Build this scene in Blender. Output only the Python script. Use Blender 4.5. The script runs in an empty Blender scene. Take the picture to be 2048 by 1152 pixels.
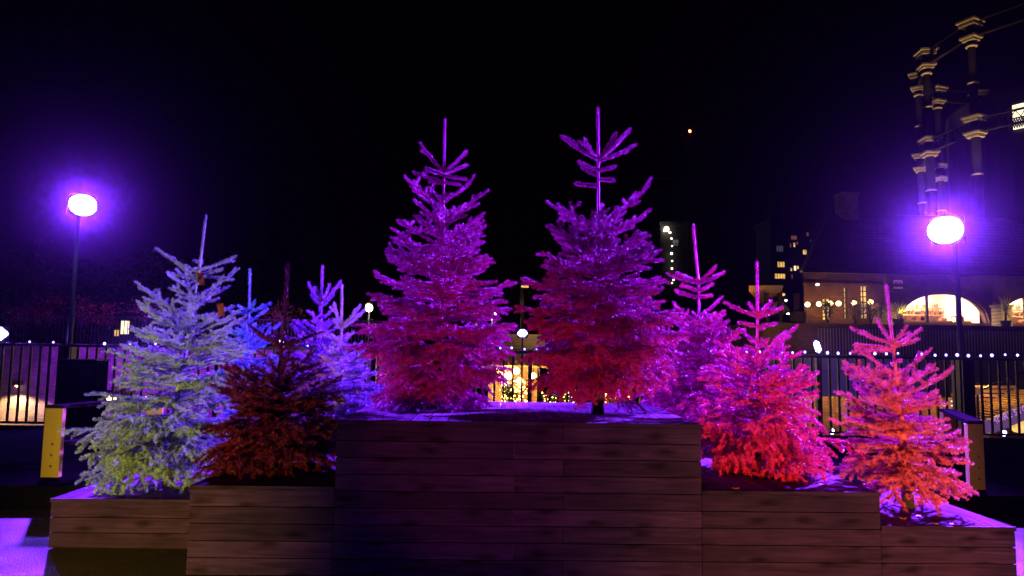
import bpy, math, random
import numpy as np
from mathutils import Vector, Matrix, Euler
R = math.radians
scene = bpy.context.scene
col = scene.collection

# ------------------------------------------------------------------ camera
CAM_Z = 1.45
F = 1360.0                                   # focal length in pixels of a 2048 px wide frame
cam_d = bpy.data.cameras.new("camera"); cam = bpy.data.objects.new("camera", cam_d); col.objects.link(cam)
cam_d.sensor_width = 36.0; cam_d.lens = F / 2048 * 36.0
cam_d.clip_start = 0.05; cam_d.clip_end = 600
CAM_R = Matrix.Rotation(R(-1.2), 3, 'Z') @ Matrix.Rotation(R(90 + 5.0), 3, 'X') @ Matrix.Rotation(R(0.85), 3, 'Z')
cam.matrix_world = Matrix.Translation((0, 0, CAM_Z)) @ CAM_R.to_4x4()
scene.camera = cam

def ray(px, py):
    return CAM_R @ Vector((px - 1024, -(py - 576), -F))
def at(px, py, Y):                            # the point of a pixel's ray on the plane y = Y
    d = ray(px, py); t = Y / d.y
    return Vector((d.x * t, Y, CAM_Z + d.z * t))
def atz(px, py, z):                           # the point of a pixel's ray on the plane z
    d = ray(px, py); t = (z - CAM_Z) / d.z
    return Vector((d.x * t, d.y * t, z))

# ------------------------------------------------------------------ world, exposure
w = bpy.data.worlds.new("World"); scene.world = w; w.use_nodes = True
bg = w.node_tree.nodes['Background']
sky = w.node_tree.nodes.new('ShaderNodeTexSky'); sky.sky_type = 'NISHITA'; sky.sun_disc = False
sky.sun_elevation = R(-6); sky.sun_rotation = R(200)
mixw = w.node_tree.nodes.new('ShaderNodeMix'); mixw.data_type = 'RGBA'; mixw.inputs[0].default_value = 0.97
mixw.inputs[7].default_value = (0.006, 0.001, 0.002, 1)
w.node_tree.links.new(sky.outputs[0], mixw.inputs[6]); w.node_tree.links.new(mixw.outputs[2], bg.inputs[0])
bg.inputs[1].default_value = 0.06
scene.view_settings.view_transform = 'Standard'; scene.view_settings.look = 'None'
scene.view_settings.exposure = 0.0; scene.view_settings.gamma = 1.0
cy = scene.cycles
cy.max_bounces = 6; cy.diffuse_bounces = 2; cy.glossy_bounces = 2; cy.transmission_bounces = 3
cy.transparent_max_bounces = 6; cy.volume_bounces = 0
cy.caustics_reflective = False; cy.caustics_refractive = False
cy.sample_clamp_indirect = 2.0; cy.sample_clamp_direct = 0.0
cy.use_denoising = True; cy.use_adaptive_sampling = True; cy.adaptive_threshold = 0.02
cy.volume_step_rate = 5.0

def lamp(kind, name, loc, power, color, target=None, size=0.1, angle=150, blend=0.6):
    l = bpy.data.lights.new(name, kind); l.energy = power; l.color = color
    if kind == 'AREA': l.size = size
    else: l.shadow_soft_size = size
    if kind == 'SPOT': l.spot_size = R(angle); l.spot_blend = blend
    o = bpy.data.objects.new(name, l); col.objects.link(o); o.location = loc
    if target is not None:
        o.rotation_euler = (Vector(target) - Vector(loc)).to_track_quat('-Z', 'Y').to_euler()
    return o
VIOLET = (0.20, 0.030, 1.0)
VIOLET_L = (0.17, 0.020, 1.0)
BLUEV = (0.15, 0.05, 1.0)
WARM = (1.0, 0.58, 0.22)
PK = 1.0
LAMP_L = at(166, 410, 11.4); LAMP_R = at(1890, 460, 11.2)
# outer two are low warm floodlights standing on the plaza in front of the boxes, just below the picture
lamp('SPOT', 'warm_floodlight', (-3.3, 0.7, 0.30), 1500 * PK, (1.0, 0.64, 0.02), (-2.6, 5.2, 0.50), 0.10, 50, 0.9)
lamp('SPOT', 'warm_floodlight', (-0.2, 0.7, 0.30), 300 * PK, (1.0, 0.22, 0.02), (0.0, 5.1, 1.1), 0.10, 34, 0.9)  # middle flood added to redden the low branches of the tall firs
lamp('SPOT', 'warm_floodlight', (2.7, 0.7, 0.30), 1150 * PK, (1.0, 0.42, 0.03), (2.2, 5.0, 0.18), 0.10, 58, 0.9)
for gx in (-2.6, 0.2, 2.6):                    # added unseen purple fill that tints the box fronts
    lamp('SPOT', 'board_fill', (gx, 2.3, 0.06), 32 * PK, (0.42, 0.12, 1.0), (gx, 4.4, 0.35), 0.08, 110, 1.0)

# ------------------------------------------------------------------ materials
def newmat(name):
    m = bpy.data.materials.new(name); m.use_nodes = True
    return m, m.node_tree, m.node_tree.nodes, m.node_tree.links, m.node_tree.nodes['Principled BSDF']
def plain(name, c, rough=0.6, metal=0.0, var=0.25, scale=8.0, bump=0.15, spec=0.5):
    m, nt, N, L, p = newmat(name)
    p.inputs['Roughness'].default_value = rough; p.inputs['Metallic'].default_value = metal
    p.inputs['Specular IOR Level'].default_value = spec
    tc = N.new('ShaderNodeTexCoord'); nz = N.new('ShaderNodeTexNoise'); nz.inputs['Scale'].default_value = scale
    nz.inputs['Detail'].default_value = 6
    L.new(tc.outputs['Object'], nz.inputs['Vector'])
    r = N.new('ShaderNodeValToRGB'); L.new(nz.outputs['Fac'], r.inputs[0])
    r.color_ramp.elements[0].position = 0.3; r.color_ramp.elements[1].position = 0.7
    r.color_ramp.elements[0].color = tuple(x * (1 - var) for x in c) + (1,)
    r.color_ramp.elements[1].color = tuple(min(1, x * (1 + var)) for x in c) + (1,)
    L.new(r.outputs[0], p.inputs['Base Color'])
    if bump:
        b = N.new('ShaderNodeBump'); b.inputs['Strength'].default_value = bump; b.inputs['Distance'].default_value = 0.01
        n2 = N.new('ShaderNodeTexNoise'); n2.inputs['Scale'].default_value = scale * 9; n2.inputs['Detail'].default_value = 4
        L.new(tc.outputs['Object'], n2.inputs['Vector']); L.new(n2.outputs['Fac'], b.inputs['Height'])
        L.new(b.outputs[0], p.inputs['Normal'])
    return m
def glow(name, c, s, var=0.0, scale=6.0):
    m, nt, N, L, p = newmat(name)
    p.inputs['Base Color'].default_value = (0.3, 0.3, 0.3, 1)
    p.inputs['Emission Color'].default_value = c + (1,); p.inputs['Emission Strength'].default_value = s
    if var:
        tc = N.new('ShaderNodeTexCoord'); nz = N.new('ShaderNodeTexNoise'); nz.inputs['Scale'].default_value = scale
        L.new(tc.outputs['Object'], nz.inputs['Vector'])
        mr = N.new('ShaderNodeMapRange'); mr.inputs[1].default_value = 0.35; mr.inputs[2].default_value = 0.65
        mr.inputs[3].default_value = s * (1 - var); mr.inputs[4].default_value = s
        L.new(nz.outputs['Fac'], mr.inputs[0]); L.new(mr.outputs[0], p.inputs['Emission Strength'])
    return m
def brickmat(name, c1, c2, mortar, scale=1.0, bw=0.225, rh=0.075, axis='XZ', rough=0.85):
    m, nt, N, L, p = newmat(name); p.inputs['Roughness'].default_value = rough
    tc = N.new('ShaderNodeTexCoord'); sp = N.new('ShaderNodeSeparateXYZ'); cb = N.new('ShaderNodeCombineXYZ')
    L.new(tc.outputs['Object'], sp.inputs[0])
    L.new(sp.outputs[axis[0]], cb.inputs[0]); L.new(sp.outputs[axis[1]], cb.inputs[1])
    br = N.new('ShaderNodeTexBrick'); br.inputs['Scale'].default_value = scale
    br.inputs['Brick Width'].default_value = bw; br.inputs['Row Height'].default_value = rh
    br.inputs['Mortar Size'].default_value = rh * 0.11
    br.inputs['Color1'].default_value = c1 + (1,); br.inputs['Color2'].default_value = c2 + (1,)
    br.inputs['Mortar'].default_value = mortar + (1,)
    L.new(cb.outputs[0], br.inputs['Vector'])
    nz = N.new('ShaderNodeTexNoise'); nz.inputs['Scale'].default_value = 1.2; nz.inputs['Detail'].default_value = 8
    L.new(tc.outputs['Object'], nz.inputs['Vector'])
    mx = N.new('ShaderNodeMix'); mx.data_type = 'RGBA'; mx.blend_type = 'MULTIPLY'; mx.inputs[0].default_value = 0.75
    r = N.new('ShaderNodeValToRGB'); r.color_ramp.elements[0].position = 0.32; r.color_ramp.elements[1].position = 0.62
    r.color_ramp.elements[0].color = (0.3, 0.28, 0.27, 1)
    L.new(nz.outputs['Fac'], r.inputs[0])
    L.new(br.outputs['Color'], mx.inputs[6]); L.new(r.outputs[0], mx.inputs[7]); L.new(mx.outputs[2], p.inputs['Base Color'])
    b = N.new('ShaderNodeBump'); b.inputs['Strength'].default_value = 0.4; b.inputs['Distance'].default_value = 0.01
    b.invert = True
    L.new(br.outputs['Fac'], b.inputs['Height']); L.new(b.outputs[0], p.inputs['Normal'])
    return m
def woodmat(name, base, axis='X', rough=0.6, knots=True, spec=0.35):
    """weathered softwood board: grain streaks along the axis, knots, each board its own tone"""
    m, nt, N, L, p = newmat(name); p.inputs['Roughness'].default_value = rough
    p.inputs['Specular IOR Level'].default_value = spec
    tc = N.new('ShaderNodeTexCoord'); mp = N.new('ShaderNodeMapping')
    s = {'X': (1.1, 14, 14), 'Y': (14, 1.1, 14)}[axis]
    mp.inputs['Scale'].default_value = s
    at_ = N.new('ShaderNodeAttribute'); at_.attribute_name = 'tone'
    off = N.new('ShaderNodeVectorMath'); off.operation = 'ADD'
    sc = N.new('ShaderNodeVectorMath'); sc.operation = 'SCALE'; sc.inputs['Scale'].default_value = 37.0
    L.new(at_.outputs['Vector'], sc.inputs[0]); L.new(sc.outputs[0], off.inputs[1])
    L.new(tc.outputs['Object'], off.inputs[0]); L.new(off.outputs[0], mp.inputs[0])
    nz = N.new('ShaderNodeTexNoise'); nz.inputs['Scale'].default_value = 2.2; nz.inputs['Detail'].default_value = 7
    nz.inputs['Distortion'].default_value = 0.9
    L.new(mp.outputs[0], nz.inputs['Vector'])
    r = N.new('ShaderNodeValToRGB'); r.color_ramp.elements[0].position = 0.3; r.color_ramp.elements[1].position = 0.72
    r.color_ramp.elements[0].color = tuple(x * 0.5 for x in base) + (1,)
    r.color_ramp.elements[1].color = tuple(x * 1.3 for x in base) + (1,)
    L.new(nz.outputs['Fac'], r.inputs[0])
    cur = r.outputs[0]
    # large blotches
    n3 = N.new('ShaderNodeTexNoise'); n3.inputs['Scale'].default_value = 3.0; n3.inputs['Detail'].default_value = 3
    L.new(tc.outputs['Object'], n3.inputs['Vector'])
    r3 = N.new('ShaderNodeValToRGB'); r3.color_ramp.elements[0].position = 0.3; r3.color_ramp.elements[1].position = 0.65
    r3.color_ramp.elements[0].color = (0.55, 0.55, 0.62, 1); r3.color_ramp.elements[1].color = (1.1, 1.05, 0.95, 1)
    L.new(n3.outputs['Fac'], r3.inputs[0])
    m3 = N.new('ShaderNodeMix'); m3.data_type = 'RGBA'; m3.blend_type = 'MULTIPLY'; m3.inputs[0].default_value = 0.8
    L.new(cur, m3.inputs[6]); L.new(r3.outputs[0], m3.inputs[7]); cur = m3.outputs[2]
    if knots:
        sep = N.new('ShaderNodeSeparateXYZ'); L.new(tc.outputs['Object'], sep.inputs[0])
        def mth(op, a_, b_):
            n_ = N.new('ShaderNodeMath'); n_.operation = op
            for i_, q_ in enumerate((a_, b_)):
                if isinstance(q_, (int, float)): n_.inputs[i_].default_value = q_
                else: L.new(q_, n_.inputs[i_])
            return n_.outputs[0]
        ku = mth('ADD', mth('MULTIPLY', sep.outputs['X' if axis == 'X' else 'Y'], 3.1), mth('MULTIPLY', at_.outputs['Fac'], 41.0))
        kv = mth('MULTIPLY', sep.outputs['Z'], 9.57)
        kc = N.new('ShaderNodeCombineXYZ'); L.new(ku, kc.inputs[0]); L.new(kv, kc.inputs[1])
        vo = N.new('ShaderNodeTexVoronoi'); vo.voronoi_dimensions = '2D'; vo.inputs['Scale'].default_value = 1.0
        nd = N.new('ShaderNodeTexNoise'); nd.inputs['Scale'].default_value = 5; L.new(kc.outputs[0], nd.inputs['Vector'])
        ad = N.new('ShaderNodeMixRGB'); ad.blend_type = 'LINEAR_LIGHT'; ad.inputs[0].default_value = 0.10
        L.new(kc.outputs[0], ad.inputs[1]); L.new(nd.outputs['Color'], ad.inputs[2])
        L.new(ad.outputs[0], vo.inputs['Vector'])
        rk = N.new('ShaderNodeValToRGB'); rk.color_ramp.elements[0].position = 0.07; rk.color_ramp.elements[1].position = 0.30
        rk.color_ramp.elements[0].color = (0.25, 0.2, 0.2, 1); rk.color_ramp.elements[1].color = (1, 1, 1, 1)
        sx_ = N.new('ShaderNodeSeparateXYZ'); L.new(vo.outputs['Color'], sx_.inputs[0])
        gt = N.new('ShaderNodeMath'); gt.operation = 'GREATER_THAN'; gt.inputs[1].default_value = 0.5; L.new(sx_.outputs[0], gt.inputs[0])
        ad2 = N.new('ShaderNodeMath'); ad2.operation = 'ADD'; L.new(vo.outputs['Distance'], ad2.inputs[0]); L.new(gt.outputs[0], ad2.inputs[1])
        L.new(ad2.outputs[0], rk.inputs[0])
        m4 = N.new('ShaderNodeMix'); m4.data_type = 'RGBA'; m4.blend_type = 'MULTIPLY'; m4.inputs[0].default_value = 0.85
        L.new(cur, m4.inputs[6]); L.new(rk.outputs[0], m4.inputs[7]); cur = m4.outputs[2]
    tn = N.new('ShaderNodeMapRange'); tn.inputs[3].default_value = 0.72; tn.inputs[4].default_value = 1.25
    L.new(at_.outputs['Fac'], tn.inputs[0])
    m5 = N.new('ShaderNodeVectorMath'); m5.operation = 'SCALE'; L.new(cur, m5.inputs[0]); L.new(tn.outputs[0], m5.inputs['Scale'])
    L.new(m5.outputs[0], p.inputs['Base Color'])
    b = N.new('ShaderNodeBump'); b.inputs['Strength'].default_value = 0.35; b.inputs['Distance'].default_value = 0.004
    L.new(nz.outputs['Fac'], b.inputs['Height']); L.new(b.outputs[0], p.inputs['Normal'])
    return m
def needlemat(name, c, trans=0.3, var=0.3):
    m, nt, N, L, p = newmat(name)
    tc = N.new('ShaderNodeTexCoord'); nz = N.new('ShaderNodeTexNoise'); nz.inputs['Scale'].default_value = 7
    nz.inputs['Detail'].default_value = 5
    L.new(tc.outputs['Object'], nz.inputs['Vector'])
    r = N.new('ShaderNodeValToRGB'); L.new(nz.outputs['Fac'], r.inputs[0])
    r.color_ramp.elements[0].position = 0.32; r.color_ramp.elements[1].position = 0.68
    r.color_ramp.elements[0].color = tuple(x * (1 - var) for x in c) + (1,)
    r.color_ramp.elements[1].color = tuple(min(0.95, x * (1 + var)) for x in c) + (1,)
    L.new(r.outputs[0], p.inputs['Base Color']); p.inputs['Roughness'].default_value = 0.55
    p.inputs['Specular IOR Level'].default_value = 0.35
    tr = N.new('ShaderNodeBsdfTranslucent'); L.new(r.outputs[0], tr.inputs[0])
    mx = N.new('ShaderNodeMixShader'); mx.inputs[0].default_value = trans
    L.new(p.outputs[0], mx.inputs[1]); L.new(tr.outputs[0], mx.inputs[2])
    L.new(mx.outputs[0], N['Material Output'].inputs[0])
    return m
M = {}
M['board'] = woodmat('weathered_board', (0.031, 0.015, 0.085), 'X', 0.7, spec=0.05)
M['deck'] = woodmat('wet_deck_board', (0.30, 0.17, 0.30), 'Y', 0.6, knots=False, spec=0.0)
M['black'] = plain('black_paint', (0.012, 0.012, 0.014), 0.42, 0.0, 0.3, 6, 0.1)
M['dark'] = plain('dark_metal', (0.03, 0.03, 0.035), 0.5, 0.3, 0.3, 5, 0.1)
M['gold'] = plain('gold_anodised_metal', (0.34, 0.27, 0.05), 0.45, 0.35, 0.12, 60, 0.2)
M['benchtop'] = plain('dark_bench_board', (0.012, 0.008, 0.012), 0.9, 0, 0.3, 12, 0.2, 0.0)
M['steel'] = plain('bolt_steel', (0.7, 0.65, 0.55), 0.22, 1.0, 0.1, 20, 0)
M['lens'] = glow('violet_led_lens', (0.30, 0.38, 1.0), 160)
M['lens2'] = glow('blue_violet_led_lens', (0.30, 0.24, 1.0), 30)
M['bulb'] = glow('cool_festoon_bulb', (0.38, 0.30, 1.0), 5)
M['warmbulb'] = glow('warm_bulb', (1.0, 0.55, 0.16), 22)
M['globe'] = glow('opal_globe', (1.0, 0.62, 0.24), 6)
M['whitebulb'] = glow('white_lamp_glass', (1.0, 0.86, 0.62), 14)
M['winlit'] = glow('lit_window', (1.0, 0.58, 0.14), 1.3, 0.6, 2.5)
M['winbright'] = glow('bright_window', (1.0, 0.8, 0.5), 2.0, 0.3, 2.5)
M['windim'] = glow('dim_window', (0.8, 0.32, 0.14), 0.22, 0.5, 2.5)
M['wincool'] = glow('cool_window', (0.5, 0.55, 0.8), 0.10, 0.5, 2.5)
M['redlight'] = glow('red_warning_lamp', (1.0, 0.12, 0.03), 40)
M['needlelight'] = glow('fairy_light', (1.0, 0.62, 0.12), 14)
M['brick'] = brickmat('old_brick', (0.23, 0.15, 0.12), (0.15, 0.10, 0.09), (0.11, 0.10, 0.09))
M['brickgrey'] = brickmat('grey_brick', (0.24, 0.17, 0.20), (0.15, 0.11, 0.14), (0.08, 0.07, 0.08))
M['brickdark'] = brickmat('dark_brick', (0.13, 0.06, 0.045), (0.08, 0.04, 0.03), (0.05, 0.04, 0.035))  # darker tones than the other bricks
M['brickpale'] = brickmat('pale_brick', (0.42, 0.33, 0.22), (0.34, 0.26, 0.17), (0.2, 0.17, 0.13))
M['slate'] = brickmat('roof_slate', (0.05, 0.05, 0.06), (0.035, 0.035, 0.045), (0.015, 0.015, 0.015), 1, 0.35, 0.2)
M['panel'] = plain('grey_metal_panel', (0.17, 0.16, 0.19), 0.5, 0.1, 0.15, 1.2, 0.05)
M['concrete'] = plain('concrete', (0.16, 0.15, 0.14), 0.8, 0, 0.3, 2.5, 0.2)
M['cream'] = plain('cream_plaster', (0.75, 0.62, 0.48), 0.8, 0, 0.1, 3, 0.05)
M['timber'] = woodmat('timber_boards', (0.35, 0.2, 0.09), 'X', 0.6, knots=False)
M['iron'] = plain('painted_cast_iron', (0.010, 0.008, 0.008), 0.8, 0.0, 0.4, 1.5, 0.2, 0.1)
M['ironlit'] = plain('uplit_iron', (0.30, 0.28, 0.26), 0.5, 0, 0.2, 3, 0.1)  # column iron made paler so capitals and rings read as uplit
M['tower'] = plain('tower_cladding', (0.015, 0.014, 0.016), 0.7, 0, 0.2, 0.5, 0)
M['bark'] = plain('dark_bark', (0.035, 0.025, 0.022), 0.9, 0, 0.5, 18, 0.6)
M['leafdark'] = needlemat('dark_foliage', (0.06, 0.07, 0.035), 0.2)
M['leafwarm'] = needlemat('olive_foliage', (0.10, 0.11, 0.05), 0.25)
M['leaforange'] = plain('fallen_leaf', (0.40, 0.13, 0.04), 0.5, 0, 0.4, 30, 0.2)
M['red'] = plain('red_cloth', (0.10, 0.004, 0.02), 0.6, 0, 0.3, 12, 0.3)
M['lettering'] = plain('white_lettering', (0.75, 0.7, 0.75), 0.5, 0, 0.05, 4, 0)
M['signblack'] = plain('sign_black', (0.02, 0.02, 0.02), 0.5, 0, 0.1, 4, 0)
M['signpink'] = plain('pale_sign_board', (0.55, 0.42, 0.45), 0.6, 0, 0.1, 4, 0)
M['bottle'] = plain('dark_goods', (0.22, 0.07, 0.05), 0.4, 0, 0.6, 7, 0)
# glass
m, nt, N, L, p = newmat('window_glass')
tb = N.new('ShaderNodeBsdfTransparent'); gb = N.new('ShaderNodeBsdfGlossy'); gb.inputs['Roughness'].default_value = 0.02
mx = N.new('ShaderNodeMixShader'); mx.inputs[0].default_value = 0.08
L.new(tb.outputs[0], mx.inputs[1]); L.new(gb.outputs[0], mx.inputs[2]); L.new(mx.outputs[0], N['Material Output'].inputs[0])
M['glass'] = m
# wet stone paving
m, nt, N, L, p = newmat('wet_stone_paving')
tc = N.new('ShaderNodeTexCoord'); mp = N.new('ShaderNodeMapping'); mp.inputs['Rotation'].default_value = (0, 0, R(32))
L.new(tc.outputs['Object'], mp.inputs[0])
br = N.new('ShaderNodeTexBrick'); br.inputs['Scale'].default_value = 1; br.inputs['Brick Width'].default_value = 1.5
br.inputs['Row Height'].default_value = 0.75; br.inputs['Mortar Size'].default_value = 0.006
br.inputs['Color1'].default_value = (0.060, 0.050, 0.052, 1); br.inputs['Color2'].default_value = (0.042, 0.034, 0.038, 1)
br.inputs['Mortar'].default_value = (0.02, 0.02, 0.02, 1)
L.new(mp.outputs[0], br.inputs['Vector'])
n1 = N.new('ShaderNodeTexNoise'); n1.inputs['Scale'].default_value = 1.3; n1.inputs['Detail'].default_value = 8
L.new(tc.outputs['Object'], n1.inputs['Vector'])
rr = N.new('ShaderNodeMapRange'); rr.inputs[1].default_value = 0.35; rr.inputs[2].default_value = 0.65
rr.inputs[3].default_value = 0.38; rr.inputs[4].default_value = 0.75
L.new(n1.outputs['Fac'], rr.inputs[0]); L.new(rr.outputs[0], p.inputs['Roughness'])
n2 = N.new('ShaderNodeTexNoise'); n2.inputs['Scale'].default_value = 85; n2.inputs['Detail'].default_value = 3
L.new(tc.outputs['Object'], n2.inputs['Vector'])
b = N.new('ShaderNodeBump'); b.inputs['Strength'].default_value = 0.9; b.inputs['Distance'].default_value = 0.012
L.new(n2.outputs['Fac'], b.inputs['Height']); L.new(b.outputs[0], p.inputs['Normal'])
L.new(br.outputs['Color'], p.inputs['Base Color']); p.inputs['Specular IOR Level'].default_value = 0.035
M['paving'] = m

# ------------------------------------------------------------------ mesh helpers
class MB:
    def __init__(s): s.v = []; s.f = []; s.t = []; s.tone = 0.5
    def add(s, vs, fs):
        o = len(s.v); s.v += [tuple(v) for v in vs]; s.f += [tuple(i + o for i in f) for f in fs]
        s.t += [s.tone] * len(vs); return s
    def box(s, x0, x1, y0, y1, z0, z1, ch=0.0):
        if ch:
            # chamfered in z and x: a rounded-edge board
            c = ch
            pts = [(x0 + c, z0), (x1 - c, z0), (x1, z0 + c), (x1, z1 - c), (x1 - c, z1), (x0 + c, z1), (x0, z1 - c), (x0, z0 + c)]
            vs = [(x, y0, z) for x, z in pts] + [(x, y1, z) for x, z in pts]
            fs = [tuple(range(8)), tuple(range(15, 7, -1))] + [(i, i + 8, (i + 1) % 8 + 8, (i + 1) % 8) for i in range(8)]
            return s.add(vs, fs)
        vs = [(x, y, z) for z in (z0, z1) for y in (y0, y1) for x in (x0, x1)]
        return s.add(vs, [(0, 2, 3, 1), (4, 5, 7, 6), (0, 1, 5, 4), (2, 6, 7, 3), (0, 4, 6, 2), (1, 3, 7, 5)])
    def tube(s, pts, rad, n=8, cap=True):
        pts = [Vector(p) for p in pts]
        if not isinstance(rad, (list, tuple)): rad = [rad] * len(pts)
        vs = []; prev = None
        for i, p in enumerate(pts):
            t = (pts[min(i + 1, len(pts) - 1)] - pts[max(i - 1, 0)]).normalized()
            if prev is None:
                prev = t.orthogonal().normalized()
            a = (prev - t * prev.dot(t)); a = a.normalized() if a.length > 1e-6 else t.orthogonal().normalized()
            prev = a; b2 = t.cross(a)
            vs += [p + (a * math.cos(k * 2 * math.pi / n) + b2 * math.sin(k * 2 * math.pi / n)) * rad[i] for k in range(n)]
        fs = []
        for i in range(len(pts) - 1):
            for k in range(n):
                fs.append((i * n + k, i * n + (k + 1) % n, (i + 1) * n + (k + 1) % n, (i + 1) * n + k))
        if cap:
            fs.append(tuple(range(n - 1, -1, -1))); fs.append(tuple((len(pts) - 1) * n + k for k in range(n)))
        return s.add(vs, fs)
    def sphere(s, c, r, n=10, sz=1.0):
        vs = []; fs = []; m_ = n // 2
        for i in range(1, m_):
            th = math.pi * i / m_
            for k in range(n):
                ph = 2 * math.pi * k / n
                vs.append((c[0] + r * math.sin(th) * math.cos(ph), c[1] + r * math.sin(th) * math.sin(ph), c[2] + r * sz * math.cos(th)))
        top = len(vs); vs += [(c[0], c[1], c[2] + r * sz), (c[0], c[1], c[2] - r * sz)]
        for i in range(m_ - 2):
            for k in range(n):
                fs.append((i * n + k, (i + 1) * n + k, (i + 1) * n + (k + 1) % n, i * n + (k + 1) % n))
        for k in range(n):
            fs.append((top, k, (k + 1) % n)); fs.append((top + 1, (m_ - 2) * n + (k + 1) % n, (m_ - 2) * n + k))
        return s.add(vs, fs)
    def lathe(s, prof, c=(0, 0), n=16):
        vs = [(c[0] + r * math.cos(2 * math.pi * k / n), c[1] + r * math.sin(2 * math.pi * k / n), z) for r, z in prof for k in range(n)]
        fs = [(i * n + k, i * n + (k + 1) % n, (i + 1) * n + (k + 1) % n, (i + 1) * n + k) for i in range(len(prof) - 1) for k in range(n)]
        fs += [tuple(range(n - 1, -1, -1)), tuple((len(prof) - 1) * n + k for k in range(n))]
        return s.add(vs, fs)
    def build(s, name, mat, parent=None, smooth=False, mw=None):
        me = bpy.data.meshes.new(name); me.from_pydata(s.v, [], s.f); me.update()
        if mw is not None: me.transform(mw)
        a = me.attributes.new('tone', 'FLOAT', 'POINT'); a.data.foreach_set('value', np.array(s.t, dtype=np.float32))
        if mat is not None: me.materials.append(mat)
        if smooth: me.polygons.foreach_set('use_smooth', [True] * len(me.polygons))
        o = bpy.data.objects.new(name, me); col.objects.link(o)
        if parent is not None: o.parent = parent
        return o
def tag(o, label=None, cat=None, group=None, kind=None):
    if label: o['label'] = label
    if cat: o['category'] = cat
    if group: o['group'] = group
    if kind: o['kind'] = kind
    return o
def thing(name, label, cat, loc=(0, 0, 0), rz=0.0, group=None):
    o = bpy.data.objects.new(name, None); col.objects.link(o); o.empty_display_size = 0.1
    o.location = loc; o.rotation_euler = (0, 0, rz)
    return tag(o, label, cat, group)
def copy_tree(o, parent=None):
    c = o.copy(); col.objects.link(c)
    if parent is not None: c.parent = parent
    for ch in list(o.children): copy_tree(ch, c)
    return c
def attach(light, root, loc):                 # a lamp's own light rides on the lamp
    light.parent = root; light.location = loc

# ------------------------------------------------------------------ ground
FY = 11.6                                      # the railing line, where the terrace ends
LOW = -2.6                                     # canal-side yard below
mb = MB().box(-14, 13, -8, FY + 0.35, -0.5, 0.0)
tag(mb.build('terrace', M['paving']), kind='structure')
mb = MB().add([(-300, FY + 0.35, LOW), (300, FY + 0.35, LOW), (300, 400, LOW), (-300, 400, LOW)], [(0, 1, 2, 3)])
tag(mb.build('ground', M['concrete']), kind='structure')
mb = MB().add([(-14, FY + 0.4, 0.0), (13, FY + 0.4, 0.0), (13, FY + 0.4, LOW), (-14, FY + 0.4, LOW)], [(0, 1, 2, 3)])
tag(mb.build('quay_wall', M['brick']), kind='structure')

PLZ = 0.20
M['rubber'] = plain('black_rubber_matting', (0.003, 0.003, 0.003), 1.0, 0, 0.3, 9, 0.3, 0.0)
mb = MB().box(-13.5, 12.5, 6.08, 10.2, 0.002, PLZ)
tag(mb.build('low_platform', M['rubber']), kind='structure')

# ------------------------------------------------------------------ wooden planter boxes
PH = 0.1045
def plank_box(x0, x1, y0, y1, rows, label, seed):
    rnd = random.Random(seed)
    h = rows * PH
    root = thing('wooden_planter_box', label, 'planter box', (x0, y0, 0), 0, 'stepped wooden boxes carrying the trees')
    W = x1 - x0; D = y1 - y0; T = 0.028
    f = MB()
    for r in range(rows):
        f.tone = rnd.random()
        z0 = 0.008 + r * PH
        if rows > 5:                             # long boards are butted over a stud
            js = W * (0.485 if r % 2 else 0.62)
            f.box(0, js - 0.0015, 0, T, z0 + 0.0025, z0 + PH - 0.0025, 0.003); f.tone = rnd.random()
            f.box(js + 0.0015, W, 0, T, z0 + 0.0025, z0 + PH - 0.0025, 0.003)
        else:
            f.box(0, W, 0, T, z0 + 0.0025, z0 + PH - 0.0025, 0.003)
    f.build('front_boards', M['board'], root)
    # side boards run in depth
    for sx, nm in ((0, 1), (W, -1)):
        f = MB()
        for r in range(rows):
            f.tone = rnd.random(); z0 = 0.008 + r * PH
            xa, xb = (0.003, T) if nm == 1 else (W - T, W - 0.003)
            f.box(xa, xb, T + 0.002, D - 0.002, z0 + 0.0025, z0 + PH - 0.0025)
        f.build('side_boards', M['board2'], root)
    f = MB()
    f.box(T + 0.002, W - T - 0.002, T + 0.002, D - 0.03, 0.002, h - 0.012)
    f.build('inner_frame', M['black'], root)
    d = MB(); n = max(2, round(W / 0.118)); bw = W / n
    for k in range(n):
        d.tone = rnd.random()
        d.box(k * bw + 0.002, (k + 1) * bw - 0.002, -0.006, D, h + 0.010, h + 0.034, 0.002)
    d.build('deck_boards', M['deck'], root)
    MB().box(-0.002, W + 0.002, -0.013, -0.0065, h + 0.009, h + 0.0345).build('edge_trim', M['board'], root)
    return root
M['board2'] = woodmat('weathered_side_board', (0.06, 0.05, 0.05), 'Y', 0.62)
FX = lambda px, Y: at(px, 1000, Y).x
bY = 4.42
xc0, xc1 = FX(669, bY), FX(1403, bY)
plank_box(xc0, xc1, bY, bY + 1.62, 9, 'tallest wooden box in the middle, carrying the two biggest trees', 1)
plank_box(at(376, 1060, bY).x, xc0 - 0.004, bY + 0.004, bY + 1.35, 5, 'mid height wooden box left of the tallest one, under the dark red tree', 2)
plank_box(at(99, 1030, 4.95).x, at(376, 1060, bY).x - 0.02 + 0.35, 4.96, 6.05, 3, 'low wooden box at the far left under the yellow flocked tree', 3)
xr1 = at(1762, 1070, bY).x
plank_box(xc1 + 0.004, xr1, bY + 0.003, bY + 1.30, 5, 'mid height wooden box right of the tallest one, under a red and magenta tree', 4)
plank_box(xr1 + 0.004, at(2033, 1100, bY).x, bY + 0.006, bY + 1.18, 3, 'low wooden box at the far right with brightly lit top', 5)

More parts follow.
